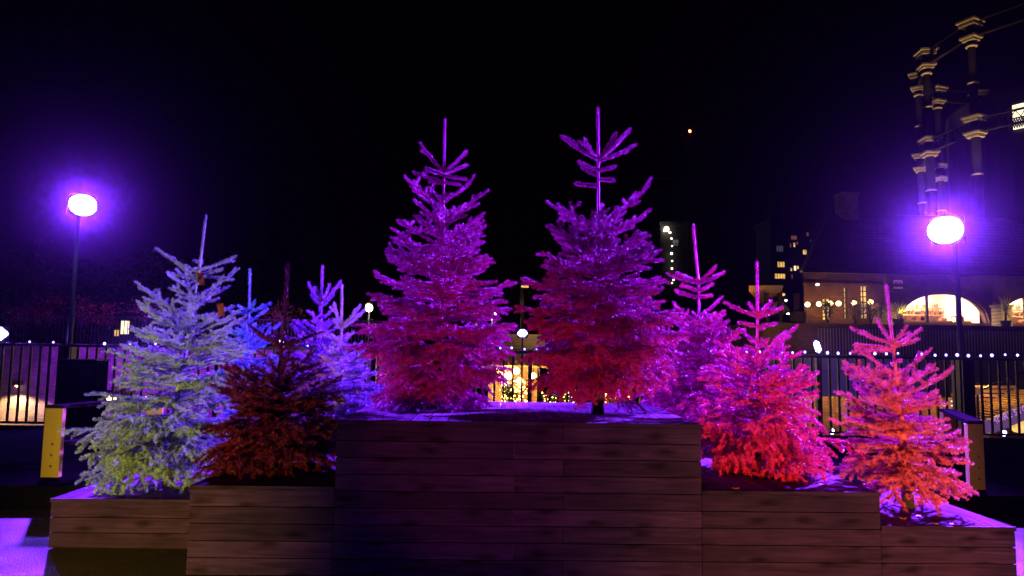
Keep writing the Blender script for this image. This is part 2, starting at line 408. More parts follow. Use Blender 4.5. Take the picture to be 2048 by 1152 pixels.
# ------------------------------------------------------------------ flocked fir trees
def norm(a): return a / np.maximum(np.linalg.norm(a, axis=-1, keepdims=True), 1e-9)
class Fir:
    def __init__(s, seed):
        s.rng = np.random.default_rng(seed); s.P = []; s.T = []; s.L = []; s.stems = []
    def twig(s, pts, nl=0.022, stem=0.004, dens=950):
        pts = np.array(pts, dtype=float)
        seg = pts[1:] - pts[:-1]; sl = np.linalg.norm(seg, axis=1); tot = sl.sum()
        if tot < 0.01: return
        n = max(8, int(tot * dens))
        u = (np.arange(n) + s.rng.random(n)) / n * tot
        cum = np.concatenate([[0], np.cumsum(sl)]); i = np.clip(np.searchsorted(cum, u, 'right') - 1, 0, len(seg) - 1)
        f = (u - cum[i]) / np.maximum(sl[i], 1e-6)
        s.P.append(pts[i] + seg[i] * f[:, None]); s.T.append(norm(seg[i])); s.L.append(np.full(n, nl))
        # a tuft closing the tip
        k = 14; s.P.append(np.repeat(pts[-1:], k, 0)); s.T.append(np.repeat(norm(seg[-1:]), k, 0)); s.L.append(np.full(k, -nl))
        s.stems.append((pts, stem))
    def branch(s, base, az, length, rise, droop, levels, nl=0.022, hang=0.0):
        rng = s.rng
        d = np.array([math.cos(az), math.sin(az), 0.0]); side = np.array([-d[1], d[0], 0.0])
        n = 7; pts = []
        wob = rng.normal(0, 0.02, 2)
        for k in range(n + 1):
            t = k / n
            z = rise * length * t + droop * length * t * t
            pts.append(base + d * (length * t) + np.array([0, 0, z]) + side * (wob[0] * math.sin(t * 3) * length))
        pts = np.array(pts); s.twig(pts, nl, 0.005 + 0.004 * length)
        if levels < 1 or length < 0.12: return
        u = 0.10 + 0.16 * length; sgn = 1 if rng.random() < 0.5 else -1
        while u < length * 0.96:
            t = u / length; k = min(int(t * n), n - 1); f = t * n - k
            p = pts[k] * (1 - f) + pts[k + 1] * f; tan = norm(pts[k + 1] - pts[k])
            sl = (0.09 + 0.46 * (length - u)) * rng.uniform(0.6, 1.15); sl = min(sl, 0.05 + 0.42 * length)
            a = R(rng.uniform(38, 56))
            ss = norm(np.cross(tan, [0, 0, 1.0])) * sgn
            dr = norm(tan * math.cos(a) + ss * math.sin(a) + np.array([0, 0, rng.uniform(-0.06, 0.26) - hang * rng.uniform(0.0, 1.1)]))
            m_ = 4
            tw = np.array([p + dr * (sl * j / m_) + np.array([0, 0, (0.12 - hang * 0.55) * sl * (j / m_) ** 2]) for j in range(m_ + 1)])
            s.twig(tw, nl * 0.95, 0.0055)
            if levels > 1 and sl > 0.13:
                v = 0.05; s2 = 1
                while v < sl * 0.92:
                    q = v / sl * m_; kk = min(int(q), m_ - 1); pp = tw[kk] * (1 - (q - kk)) + tw[kk + 1] * (q - kk)
                    tt = norm(tw[kk + 1] - tw[kk]); a2 = R(rng.uniform(38, 55)); sv = norm(np.cross(tt, [0, 0, 1.0])) * s2
                    l2 = min(0.13, 0.05 + 0.5 * (sl - v)) * rng.uniform(0.8, 1.15)
                    d2 = norm(tt * math.cos(a2) + sv * math.sin(a2) + np.array([0, 0, -hang * 0.5 + rng.uniform(-0.15, 0.1)]))
                    s.twig(np.array([pp, pp + d2 * l2 * 0.5, pp + d2 * l2 + np.array([0, 0, 0.01 - 0.04 * hang])]), nl * 0.9, 0.005)
                    v += 0.052; s2 = -s2
            u += 0.056; sgn = -sgn
    def mesh(s, name, mat, parent, nw=0.0042):
        rng = s.rng
        P = np.concatenate(s.P); T = np.concatenate(s.T); Ln = np.concatenate(s.L); n = len(P)
        rnd = rng.normal(size=(n, 3)); rad = norm(rnd - T * (rnd * T).sum(1)[:, None])
        ang = np.where(Ln > 0, np.radians(rng.uniform(46, 78, n)), np.radians(rng.uniform(3, 50, n)))
        D = T * np.cos(ang)[:, None] + rad * np.sin(ang)[:, None]
        D = norm(D + np.array([0, 0, 0.08]))
        ll = np.abs(Ln) * rng.uniform(0.75, 1.2, n)
        rnd2 = rng.normal(size=(n, 3)); W = norm(np.cross(D, rnd2)) * (nw / 2)
        A = P - W; B = P + W; C = P + D * ll[:, None] + W * 0.35; E = P + D * ll[:, None] - W * 0.35
        V = np.stack([A, B, C, E], 1).reshape(-1, 3)
        nv = len(V); Fc = np.arange(nv)
        # stems, three sided
        sv = []; sf = []; base = nv
        for pts, r0 in s.stems:
            m_ = len(pts); t = norm(pts[-1] - pts[0]); a = norm(np.cross(t, [0.3, 0.2, 0.93])); b_ = np.cross(t, a)
            for j in range(m_):
                r_ = r0 * (1 - 0.35 * j / (m_ - 1))
                for k in range(3):
                    c = 2 * math.pi * k / 3
                    sv.append(pts[j] + (a * math.cos(c) + b_ * math.sin(c)) * r_)
            for j in range(m_ - 1):
                for k in range(3):
                    sf.append((base + j * 3 + k, base + j * 3 + (k + 1) % 3, base + (j + 1) * 3 + (k + 1) % 3, base + (j + 1) * 3 + k))
            base += m_ * 3
        V = np.concatenate([V, np.array(sv)]); SF = np.array(sf).reshape(-1)
        li = np.concatenate([Fc, SF]).astype(np.int32); nf = len(li) // 4
        me = bpy.data.meshes.new(name); me.vertices.add(len(V)); me.vertices.foreach_set('co', V.astype(np.float32).ravel())
        me.loops.add(len(li)); me.loops.foreach_set('vertex_index', li)
        me.polygons.add(nf); me.polygons.foreach_set('loop_start', np.arange(0, nf * 4, 4, dtype=np.int32))
        me.update(calc_edges=True); me.validate()
        me.materials.append(mat)
        o = bpy.data.objects.new(name, me); col.objects.link(o); o.parent = parent
        print(name, n, nf)
        return o

def fir(label, Y, axis, env, shoots, base_z, mat, seed, trunk_r=0.045, dens=46, hang=0.5, nl=0.022, lead_r=None, levels=2, up=0.38):
    """axis: pixels down the trunk from the leader's tip to the foot; env: (y, left x, right x) of the outline; shoots: the bare top shoots"""
    ax = [at(x, y, Y) for x, y in axis]
    foot = Vector((ax[-1].x, Y, base_z)); ax[-1] = foot
    root = thing('fir_tree', label, 'fir tree', foot, 0, 'flocked and painted fir trees on the wooden boxes')
    zs = np.array([p.z for p in ax])[::-1]; xs = np.array([p.x for p in ax])[::-1]
    AX = lambda z: np.array([np.interp(z, zs, xs), Y, z])
    ez = []; el = []; er = []
    for y, a, b in env:
        pl = at(a, y, Y); pr = at(b, y, Y); ez.append((pl.z + pr.z) / 2); el.append(pl.x); er.append(pr.x)
    ez = np.array(ez)[::-1]; el = np.array(el)[::-1]; er = np.array(er)[::-1]
    rng = np.random.default_rng(seed + 100)
    fo = np.array(foot)
    f = Fir(seed)
    # leader with needles
    top_z = zs[-1]; ls = at(axis[0][0], shoots[0][0] + 4, Y).z if shoots else top_z - 0.4
    f.twig(np.array([AX(z) for z in np.linspace(ls - 0.04, top_z, 7)]) - fo, nl * (lead_r or 0.85), 0.010, 1500)
    # needles on the upper trunk
    f.twig(np.array([AX(z) for z in np.linspace(ls - 0.5, ls, 6)]) - fo, nl * 0.7, 0.012, 900)
    for sh in shoots:
        y0, ex, ey = sh[:3]
        z0 = at(axis[0][0], y0, Y).z; b0 = AX(z0); e = np.array(at(ex, ey, Y))
        dy = (sh[3] if len(sh) > 3 else rng.uniform(-0.10, 0.10)); e[1] += dy
        hz = e - b0; n = 6
        pts = []
        for k in range(n + 1):
            t = k / n
            pts.append(b0 + np.array([hz[0] * t, hz[1] * t, hz[2] * (0.62 * t + 0.38 * t * t)]))
        pts = np.array(pts) - fo
        f.twig(pts, nl * 1.05, 0.009, 1200)
        if np.linalg.norm(hz) > 0.2:
            for t in (0.55,):
                p = pts[0] * (1 - t) + pts[-1] * t; sd = norm(np.cross(hz, [0, 0, 1.0])) * rng.choice([-1, 1])
                dd = norm(norm(hz) + sd * 0.9 - np.array([0, 0, .1])) * np.linalg.norm(hz) * 0.38
                f.twig(np.array([p, p + dd * 0.5, p + dd]), nl, 0.004)
    # crown
    zt, zb = ez[-1], ez[0]; H = zt - zb
    nb = int(1.5 * dens * H + 10)
    for i in range(nb):
        u = (i + rng.random() * 0.9) / nb
        z = zt - H * (u ** 0.66)
        # whorls: pull two thirds of the branches to common heights
        if rng.random() < 0.6:
            z = zt - round((zt - z) / 0.16) * 0.16 + rng.normal(0, 0.012 + 0.028 * u)
        phi = i * 2.39996 + rng.normal(0, 0.25)
        c = AX(z); wl = c[0] - np.interp(z, ez, el); wr = np.interp(z, ez, er) - c[0]
        mixr = (1 + math.cos(phi)) / 2
        rr_ = wl * (1 - mixr) + wr * mixr
        rr_ *= rng.uniform(0.70, 1.06) * (1.0 if rng.random() < 0.8 else 0.7)
        rr_ = max(rr_, 0.06)
        t = min(1.0, max(0.0, (z - zb) / H))
        rise = up * t ** 0.8 + 0.14 - 0.34 * (1 - t); droop = 0.02 + 0.22 * t - 0.16 * (1 - t) ** 2
        hg = hang * (1 - t) ** 1.2
        dz = (rise + droop) * rr_ * 0.6
        b0 = AX(z - dz) - fo
        b0[2] = max(b0[2], 0.06)
        f.branch(b0, phi, rr_, rise, droop, levels if rr_ > 0.2 else 1, nl, hg)
        # inner filling twigs
        if rng.random() < 0.6:
            f.branch(AX(z - 0.03) - fo, phi + rng.uniform(0.6, 2.0), rr_ * rng.uniform(0.3, 0.55), 0.25 * t, -0.1, 1, nl, hg * 0.8)
    f.mesh('crown', mat, root)
    Ht = top_z - base_z; zs_ = base_z + 0.16 * Ht
    rad_ = lambda z: trunk_r * max(0.0, 1 - (z - base_z) / Ht / 0.8) * 0.62 + 0.005
    tr = MB(); zz = np.linspace(base_z, zs_, 5)
    tr.tube([Vector(AX(z) - fo) for z in zz], [rad_(z) * (1.25 if z < base_z + .01 else 1.08) for z in zz], 12)
    tr.build('trunk', M['bark'], root, True)
    up_ = MB(); zz = np.linspace(zs_ - 0.02, top_z - 0.03, 14)
    up_.tube([Vector(AX(z) - fo) for z in zz], [rad_(z) for z in zz], 8)
    up_.build('painted_stem', mat, root, True)
    return root
C_YEL = needlemat('yellow_flocking', (0.22, 0.34, 0.30), 0.08, 0.2)
C_DRED = needlemat('dark_red_flocking', (0.085, 0.001, 0.045), 0.06, 0.3)
C_BLUE = needlemat('pale_blue_flocking', (0.14, 0.40, 0.55), 0.10, 0.2)
C_VIO = needlemat('lilac_flocking', (0.42, 0.12, 0.70), 0.08, 0.2)
C_LIL = needlemat('pale_lilac_flocking', (0.46, 0.30, 0.70), 0.08, 0.2)
C_RED1 = needlemat('red_flocking', (0.62, 0.012, 0.33), 0.06, 0.2)
C_RED2 = needlemat('bright_red_flocking', (0.86, 0.022, 0.37), 0.06, 0.2)
C_ORA = needlemat('orange_red_flocking', (0.93, 0.13, 0.30), 0.06, 0.2)
ZB3 = 3 * PH + 0.034; ZB5 = 5 * PH + 0.034; ZB9 = 9 * PH + 0.034
TREES = {}
TREES['yellow'] = fir('yellow flocked fir at the far left with lilac frosted upper branches', 5.45,
    [(412, 432), (400, 530), (388, 600), (372, 700), (352, 800), (338, 940)],
    [(555, 277, 497), (600, 288, 480), (632, 278, 470), (690, 245, 500), (730, 228, 505), (770, 232, 500), (830, 160, 490), (872, 124, 470), (930, 190, 440), (955, 240, 410)],
    [(545, 322, 500), (540, 470, 513), (528, 383, 514, 0.18), (550, 456, 542, -0.12), (552, 453, 556, 0.12), (556, 335, 520, 0.15)],
    ZB3, C_YEL, 11, 0.040, 50, 0.75, 0.019)
TREES['darkred'] = fir('dark red fir with a long bare leader, on the box left of the tallest box', 4.95,
    [(575, 530), (572, 600), (563, 690), (545, 960)],
    [(715, 505, 640), (745, 470, 655), (790, 430, 680), (850, 415, 690), (910, 398, 682), (945, 400, 640)],
    [(692, 508, 652), (690, 498, 668, 0.2), (690, 636, 664), (694, 566, 662, -0.22), (700, 600, 680, -.15)],
    ZB5, C_DRED, 12, 0.042, 78, 0.7, 0.025, 1.0)
TREES['blue'] = fir('slim blue fir standing behind the yellow one', 7.3,
    [(500, 540), (498, 620), (495, 860)],
    [(632, 470, 530), (655, 455, 560), (690, 450, 555), (740, 440, 570), (800, 430, 590), (840, 440, 580)],
    [(622, 515, 603), (624, 545, 608), (622, 476, 612), (628, 462, 622)],
    PLZ, C_BLUE, 13, 0.035, 32, 0.3, 0.024)
TREES['violet'] = fir('violet fir behind the dark red one, its top a fan of short shoots', 6.9,
    [(645, 533), (643, 610), (640, 850)],
    [(622, 612, 670), (645, 592, 672), (680, 578, 690), (730, 572, 712), (790, 575, 725), (825, 590, 715)],
    [(605, 615, 567), (602, 632, 577), (604, 657, 570), (604, 680, 563), (612, 622, 590), (612, 667, 590)],
    PLZ, C_VIO, 14, 0.035, 60, 0.4, 0.024)
TREES['lilac'] = fir('small pale lilac fir between the violet fir and the left of the two tall ones', 6.6,
    [(684, 572), (683, 660), (690, 850)],
    [(670, 655, 715), (700, 650, 735), (750, 655, 760), (800, 670, 785), (830, 690, 785)],
    [(655, 667, 608), (652, 720, 612), (656, 728, 618), (658, 672, 640)],
    PLZ, C_LIL, 15, 0.03, 50, 0.4, 0.024)
TREES['tall_l'] = fir('left of the two tall purple and red firs on the tallest box', 5.35,
    [(890, 240), (888, 340), (885, 500), (872, 828)],
    [(378, 792, 988), (405, 828, 978), (438, 812, 965), (468, 782, 996), (520, 762, 1000), (560, 745, 1022), (610, 748, 1038), (660, 708, 1042), (700, 704, 1040), (750, 712, 1010), (800, 745, 975), (812, 790, 950)],
    [(342, 843, 292), (342, 931, 297), (345, 850, 330, 0.15), (346, 930, 320, 0.15), (350, 857, 345, -0.12), (352, 930, 352, 0.1), (364, 833, 355, -0.15), (367, 860, 362), (364, 920, 372)],
    ZB9, C_RED1, 16, 0.050, 54, 0.6, 0.020)
TREES['tall_r'] = fir('right of the two tall purple and red firs, its thick trunk bare at the foot', 5.02,
    [(1196, 218), (1197, 320), (1197, 420), (1195, 838)],
    [(402, 1105, 1295), (432, 1108, 1250), (448, 1100, 1298), (472, 1062, 1290), (520, 1078, 1310), (570, 1052, 1332), (620, 1040, 1350), (700, 1034, 1372), (745, 1050, 1340), (772, 1085, 1290)],
    [(318, 1127, 267), (320, 1175, 267, .15), (318, 1260, 258), (322, 1270, 290), (318, 1222, 285, -.2), (340, 1160, 322), (342, 1228, 335), (352, 1163, 340), (358, 1226, 360), (372, 1155, 363)],
    ZB9, C_RED1, 17, 0.056, 56, 0.7, 0.022)
TREES['magenta_back'] = fir('magenta fir with a long leader, standing behind the tall right one', 6.3,
    [(1387, 452), (1392, 510), (1398, 570), (1395, 850)],
    [(612, 1350, 1440), (632, 1318, 1488), (680, 1318, 1485), (720, 1290, 1500), (770, 1275, 1500), (812, 1262, 1460), (830, 1290, 1430)],
    [(565, 1341, 546), (563, 1364, 543, .15), (563, 1428, 535), (566, 1447, 545), (582, 1361, 570), (582, 1430, 566), (595, 1352, 582), (594, 1428, 590)],
    PLZ, C_RED2, 18, 0.04, 60, 0.5, 0.025)
TREES['magenta_front'] = fir('red and magenta fir on the box right of the tallest one', 5.15,
    [(1514, 525), (1515, 580), (1515, 640), (1512, 955)],
    [(672, 1462, 1592), (705, 1425, 1570), (740, 1405, 1610), (780, 1375, 1625), (825, 1355, 1668), (870, 1382, 1680), (905, 1410, 1690), (930, 1440, 1640)],
    [(632, 1459, 604), (628, 1505, 607), (628, 1535, 605), (632, 1552, 608, .18), (634, 1569, 615), (652, 1481, 646), (654, 1541, 648), (658, 1538, 654, .1)],
    ZB5, C_RED2, 19, 0.045, 62, 0.95, 0.021)
TREES['orange'] = fir('short orange and pink fir on the low box at the far right', 4.92,
    [(1773, 572), (1778, 620), (1786, 690), (1803, 850), (1817, 1030)],
    [(712, 1703, 1840), (738, 1688, 1870), (780, 1695, 1872), (830, 1688, 1892), (862, 1678, 1895), (905, 1678, 1912), (945, 1665, 1928), (975, 1715, 1895)],
    [(688, 1714, 656), (684, 1770, 640, .1), (686, 1804, 655), (690, 1846, 658), (692, 1838, 679), (696, 1712, 690), (700, 1728, 705, .15)],
    ZB3, C_ORA, 20, 0.055, 66, 0.45, 0.021)

# red cloth tags tied to the yellow tree
for (px, py, Y, lab) in ((400, 555, 5.36, 'red cloth tag tied under the top whorl of the yellow fir'), (441, 617, 5.3, 'lower red cloth tag on the right branches of the yellow fir')):
    p0 = at(px, py, Y); o = MB(); rnd = random.Random(px)
    nx, nz_ = 5, 6; vs = []
    for j in range(nz_):
        for i in range(nx):
            vs.append((p0.x + (i - 2) * 0.013 + 0.006 * rnd.random(), Y + 0.012 * math.sin(i * 1.7 + j), p0.z + (j - 3) * 0.02))
    vs += [(x, y + 0.004, z) for x, y, z in vs]
    k = nx * nz_
    fs = []
    for j in range(nz_ - 1):
        for i in range(nx - 1):
            a = j * nx + i; fs.append((a, a + 1, a + nx + 1, a + nx)); fs.append((k + a, k + a + nx, k + a + nx + 1, k + a + 1))
    o.add(vs, fs)
    tag(o.build('cloth_tag', M['red'], None, True), lab, 'cloth tag', 'red tags on the yellow fir')

# fallen leaves on the deck boards
lf = MB(); pts = [(0.035 * math.cos(a) * (1 + 0.35 * math.cos(5 * a)) * 0.7, 0.03 * math.sin(a) * (1 + 0.35 * math.cos(5 * a)) * 0.7) for a in np.linspace(0, 2 * math.pi, 20, endpoint=False)]
vs = [(x, y, 0.004 + 0.25 * abs(x)) for x, y in pts] + [(x, y, 0.0 + 0.25 * abs(x)) for x, y in pts]
lf.add(vs, [tuple(range(20)), tuple(range(39, 19, -1))] + [(i, (i + 1) % 20, 20 + (i + 1) % 20, 20 + i) for i in range(20)])
leaf0 = lf.build('fallen_leaf', M['leaforange'])
rnd = random.Random(5)
spots = [(rnd.uniform(xc0 + 0.1, xc1 - 0.1), rnd.uniform(4.5, 5.2), ZB9, 'small orange leaf lying on top of the tallest box') for _ in range(22)]
spots += [(rnd.uniform(xc1 + 0.1, xr1 - 0.1), rnd.uniform(4.45, 4.8), ZB5, 'small orange leaf lying on the box right of the tallest one') for _ in range(6)]
spots += [(rnd.uniform(xr1 + 0.1, xr1 + 0.5), rnd.uniform(4.45, 4.7), ZB3, 'small orange leaf lying by the foot of the orange fir') for _ in range(5)]
spots += [(x, rnd.uniform(4.1, 4.38), 0.0, 'small orange leaf lying on the paving in front of the boxes') for x in (-1.45, -1.7, 0.2, 1.9, 2.7)]
for i, (x, y, z, lab) in enumerate(spots):
    o = leaf0 if i == 0 else leaf0.copy()
    if i: col.objects.link(o)
    o.location = (x, y, z + 0.003); o.rotation_euler = (0, 0, rnd.uniform(0, 6.28)); s_ = rnd.uniform(0.4, 0.9); o.scale = (s_, s_, s_)
    tag(o, lab, 'leaf', lab.replace('small orange leaf lying', 'fallen leaves'))

# ------------------------------------------------------------------ gold ended benches
def bench(A, B, hA, hB, w, label):
    """A: near slab, B: far slab (floor positions)"""
    A = Vector(A); B = Vector(B)
    d = (B - A); D = d.length; d.normalize()
    root = thing('bench', label, 'bench', (A.x, A.y, PLZ + .002), 0, 'benches with gold slab ends')
    s1 = MB().box(-w / 2, w / 2, 0, 0.05, 0.0, hA - 0.03); s1.build('end_slab', M['gold'], root)
    e = B - A
    s2 = MB().box(e.x - w / 2, e.x + w / 2, e.y, e.y + 0.05, hA * 0.42, hA - 0.03); s2.build('end_slab', M['gold'], root)
    t = MB(); hw = w / 2 + 0.004
    vs = [(-hw, -0.004, hA - 0.03), (hw, -0.004, hA - 0.03), (e.x + hw, e.y + 0.06, hA - 0.03), (e.x - hw, e.y + 0.06, hA - 0.03)]
    vs += [(x, y, hA) for x, y, z in vs]
    t.add(vs, [(3, 2, 1, 0), (4, 5, 6, 7), (0, 1, 5, 4), (1, 2, 6, 5), (2, 3, 7, 6), (3, 0, 4, 7)])
    t.build('top_board', M['benchtop'], root)
    t = MB(); vs = [(-hw * .8, 0.055, hA * 0.42), (hw * .8, 0.055, hA * 0.42), (e.x + hw * .8, e.y - 0.005, hA * 0.42), (e.x - hw * .8, e.y - 0.005, hA * 0.42)]
    vs += [(x, y, z + 0.035) for x, y, z in vs]
    t.add(vs, [(3, 2, 1, 0), (4, 5, 6, 7), (0, 1, 5, 4), (1, 2, 6, 5), (2, 3, 7, 6), (3, 0, 4, 7)])
    t.build('shelf', M['benchtop'], root)
    for z in (0.30, 0.20, 0.10):
        b_ = MB(); b_.tube([(0.01, -0.012, z), (0.01, 0.001, z)], 0.011, 8); b_.build('bolt', M['steel'], root, True)
    return root
a = atz(98.5, 955, PLZ); b_ = a + Vector((0.40, 1.05, 0)); bench(a, b_, 0.655, 0.655, 0.16, 'bench with gold slab end at the left, beside the yellow fir')
a = atz(1956, 980, PLZ); b_ = Vector((at(1900, 850, a.y + 1.3).x, a.y + 1.3, 0)); bench(a, b_, 0.63, 0.63, 0.145, 'bench with gold slab end at the right, behind the orange fir')

# ------------------------------------------------------------------ railing along the terrace edge
root = thing('railing', 'black vertical bar railing along the terrace edge behind the trees', 'railing', (-10.8, FY, 0))
RX = 21.2; RT = 1.395
MB().box(0, RX, -0.028, 0.028, RT - 0.045, RT).build('top_rail', M['black'], root)
MB().box(0, RX, -0.018, 0.018, 0.075, 0.11).build('bottom_rail', M['black'], root)
bars = MB(); nb = int(RX / 0.155)
for k in range(nb): bars.box(k * 0.155 + 0.055, k * 0.155 + 0.087, -0.0125, 0.0125, 0.11, RT - 0.045)
bars.build('bars', M['black'], root)
for px in (-150, 118, 430, 745, 1060, 1352, 1640, 1948, 2230):
    x = at(px, 760, FY).x + 10.8
    p_ = MB(); p_.box(x - 0.035, x + 0.035, 0.03, 0.10, 0.0, RT + 0.01); p_.build('post', M['black'], root)

# festoon bulbs along the top rail
def string(x0, x1, z, Y, step, label, jit, seed, mat, r=0.021, sag=0.025, gname='strings of festoon bulbs on the railing'):
    rnd = random.Random(seed)
    root = thing('string_light', label, 'string lights', (x0, Y, z), 0, gname)
    n = int((x1 - x0) / step); pts = []; 
    cb = MB()
    path = []
    for k in range(n + 1):
        x = k * step; path.append((x, 0, 0.025 + 0.012 * rnd.random()))
        if k < n: path.append((x + step / 2, 0, 0.005))
    cb.tube(path, 0.005, 5); cb.build('cable', M['black'], root)
    for k in range(n + 1):
        if rnd.random() < jit: continue
        x, _, zz = path[2 * k] if 2 * k < len(path) else path[-1]
        b_ = MB(); b_.sphere((x + rnd.uniform(-.02, .02), -0.045, zz + rnd.uniform(-.012, .012)), r * rnd.uniform(0.7, 1.1), 8, 1.15)
        b_.build('bulb', mat, root, True)
    return root
string(at(1000, 700, FY).x, at(1625, 700, FY).x, RT + 0.01, FY - 0.03, 0.20, 'festoon bulbs on the railing between the trees, right of the centre', 0.15, 3, M['bulb'])
string(at(1650, 700, FY).x, at(2100, 700, FY).x, RT + 0.01, FY - 0.03, 0.205, 'festoon bulbs on the railing behind the orange fir', 0.08, 4, M['bulb'], 0.024)
string(at(-40, 700, FY).x, at(760, 700, FY).x, RT - 0.01, FY - 0.03, 0.42, 'sparse festoon bulbs on the railing at the left', 0.25, 5, M['bulb'], 0.021)

# ------------------------------------------------------------------ violet lamps
def lamp_post(foot, head, label, power, lens_w, lens_h, color, name='lamp_post'):
    foot = Vector(foot); head = Vector(head)
    root = thing(name, label, 'lamp post', foot, 0, 'tall lamp posts on the terrace edge')
    h = head - foot
    MB().tube([(0, 0, 0), (0, 0, 1.3), (0, 0, h.z + 0.12)], [0.055, 0.045, 0.034], 12).build('pole', M['dark'], root, True)
    MB().box(-0.11, 0.11, -0.11, 0.11, 0, 1.38, 0.01).build('base_cover', M['black'], root)
    MB().tube([(0, 0, h.z - 0.05), (h.x * 0.5, h.y * 0.5 + .08, h.z + 0.02), (h.x, h.y + 0.14, h.z)], 0.02, 8).build('arm', M['dark'], root, True)
    tgt = Vector((-0.2, 4.4, 2.5)) - head
    q = tgt.to_track_quat('-Y', 'Z').to_matrix().to_4x4(); mw = Matrix.Translation(h) @ q
    b_ = MB(); b_.box(-lens_w / 2 - 0.012, lens_w / 2 + 0.012, 0.012, 0.10, -lens_h / 2 - 0.012, lens_h / 2 + 0.012, 0.12)
    for k in range(9):
        x = -lens_w / 2 + lens_w * k / 8
        b_.box(x - 0.005, x + 0.005, 0.10, 0.15, -lens_h / 2, lens_h / 2)
    housing = b_.build('lamp_head', M['black'], root, False, mw)
    l_ = MB(); n = 28
    ring = [(lens_w / 2 * math.copysign(abs(math.cos(a)) ** 0.95, math.cos(a)), lens_h / 2 * math.copysign(abs(math.sin(a)) ** 0.95, math.sin(a))) for a in np.linspace(0, 2 * math.pi, n, endpoint=False)]
    vs = [(x, 0.011, z) for x, z in ring] + [(x * 0.9, -0.03, z * 0.9) for x, z in ring] + [(0, -0.045, 0)]
    l_.add(vs, [(i, (i + 1) % n, n + (i + 1) % n, n + i) for i in range(n)] + [(n + i, n + (i + 1) % n, 2 * n) for i in range(n)])
    l_.build('lens', M['lens'], housing, True, mw)
    li = lamp('SPOT', 'flood_light', (0, 0, 0), power, color, None, 0.10, 66, 0.5)
    li.rotation_euler = tgt.to_track_quat('-Z', 'Y').to_euler(); attach(li, root, h + tgt.normalized() * 0.12)
    return root
lamp_post((at(116, 840, FY).x, FY + 0.16, 0), LAMP_L, 'tall lamp post at the left with glaring violet floodlight', 38000 * PK, 0.40, 0.34, VIOLET_L)
lamp_post((at(1940, 840, FY).x, FY + 0.16, 0), LAMP_R, 'tall lamp post at the right with glaring violet floodlight', 78000 * PK, 0.52, 0.44, VIOLET)

def rail_flood(px, py, w_, h_, label, power, tgt, mat='lens2', tilt=0.0):
    p0 = at(px, py, FY - 0.02)
    root = thing('floodlight', label, 'floodlight', (p0.x, FY, RT + 0.005), 0, 'small floodlights clamped to the railing')
    hz = max(p0.z - RT, 0.08)
    MB().tube([(0, 0, -0.03), (0, 0, hz)], 0.012, 8).build('bracket', M['black'], root)
    t = Vector(tgt) - p0; q = t.to_track_quat('-Y', 'Z').to_matrix().to_4x4(); mw = Matrix.Translation((0, -0.0, hz)) @ q @ Matrix.Rotation(tilt, 4, 'Y')
    hd = MB().box(-w_ / 2 - 0.015, w_ / 2 + 0.015, 0.006, 0.06, -h_ / 2 - 0.015, h_ / 2 + 0.015, 0.01).build('housing', M['black'], root, False, mw)
    MB().box(-w_ / 2, w_ / 2, -0.012, 0.004, -h_ / 2, h_ / 2, min(w_, h_) * 0.42).build('lens', M[mat], hd, False, mw)
    li = lamp('SPOT', 'flood_light', (0, 0, 0), power, BLUEV, None, 0.05, 150, 0.5)
    li.rotation_euler = t.to_track_quat('-Z', 'Y').to_euler(); attach(li, root, Vector((0, 0, hz)) + t.normalized() * 0.08)
    return root
rail_flood(-8, 668, 0.30, 0.22, 'violet floodlight on the railing at the left edge of the picture', 260 * PK, (-4.5, 5, 1))
rail_flood(1045, 667, 0.16, 0.12, 'blue violet floodlight on the railing between the two tall firs', 240 * PK, (0.0, 5.5, 1.0))
rail_flood(1636, 694, 0.09, 0.21, 'slim leaning floodlight on the railing left of the orange fir', 200 * PK, (2.6, 5.5, 0.6), 'lens2', R(-14))
rail_flood(310, 682, 0.07, 0.06, 'small floodlight on the railing behind the yellow fir', 5200 * PK, (-2.75, 5.4, 2.6))
rail_flood(560, 690, 0.10, 0.07, 'small floodlight on the railing behind the violet fir', 300 * PK, (-2.0, 6.4, 0.9))

# black cabinet behind the left bench
p0 = at(113, 800, 10.9); p1 = at(193, 722, 10.9)
root = thing('cabinet', 'black metal cabinet standing by the left lamp post', 'cabinet', (p0.x, 10.9, 0))
W = p1.x - p0.x
MB().box(0, W, 0, 0.34, 0.05, p1.z, 0.01).build('cabinet_body', M['rubber'], root)
MB().box(0.02, W - 0.02, -0.014, -0.002, 0.09, p1.z - 0.04).build('door', M['black'], root)
MB().box(-0.015, W + 0.015, -0.02, 0.36, p1.z + 0.001, p1.z + 0.02).build('lid', M['dark'], root)

# ------------------------------------------------------------------ left: brick wall, railing and shrubs across the water
BY = 27.0
wx0, wx1 = at(-260, 700, BY).x, at(800, 700, BY).x
wt = at(300, 690, BY).z
root = thing('brick_wall', 'old brick retaining wall across the yard, violet lit above and yellow below', 'wall', (wx0, BY, LOW))
MB().box(0, wx1 - wx0, 0, 0.5, 0, wt - LOW - 0.12).build('wall', M['brickgrey'], root)
MB().box(-0.05, wx1 - wx0 + 0.05, -0.05, 0.55, wt - LOW - 0.119, wt - LOW).build('coping', M['concrete'], root)
root = thing('railing', 'far thin bar railing on top of the brick wall', 'railing', (wx0, BY + 0.25, wt))
RH = at(300, 634, BY).z - wt
MB().box(0, wx1 - wx0, -0.02, 0.02, RH - 0.04, RH).build('top_rail', M['black'], root)
bars = MB()
for k in range(int((wx1 - wx0) / 0.14)): bars.box(k * 0.14, k * 0.14 + 0.022, -0.011, 0.011, 0.0, RH - 0.04)
bars.build('bars', M['black'], root)
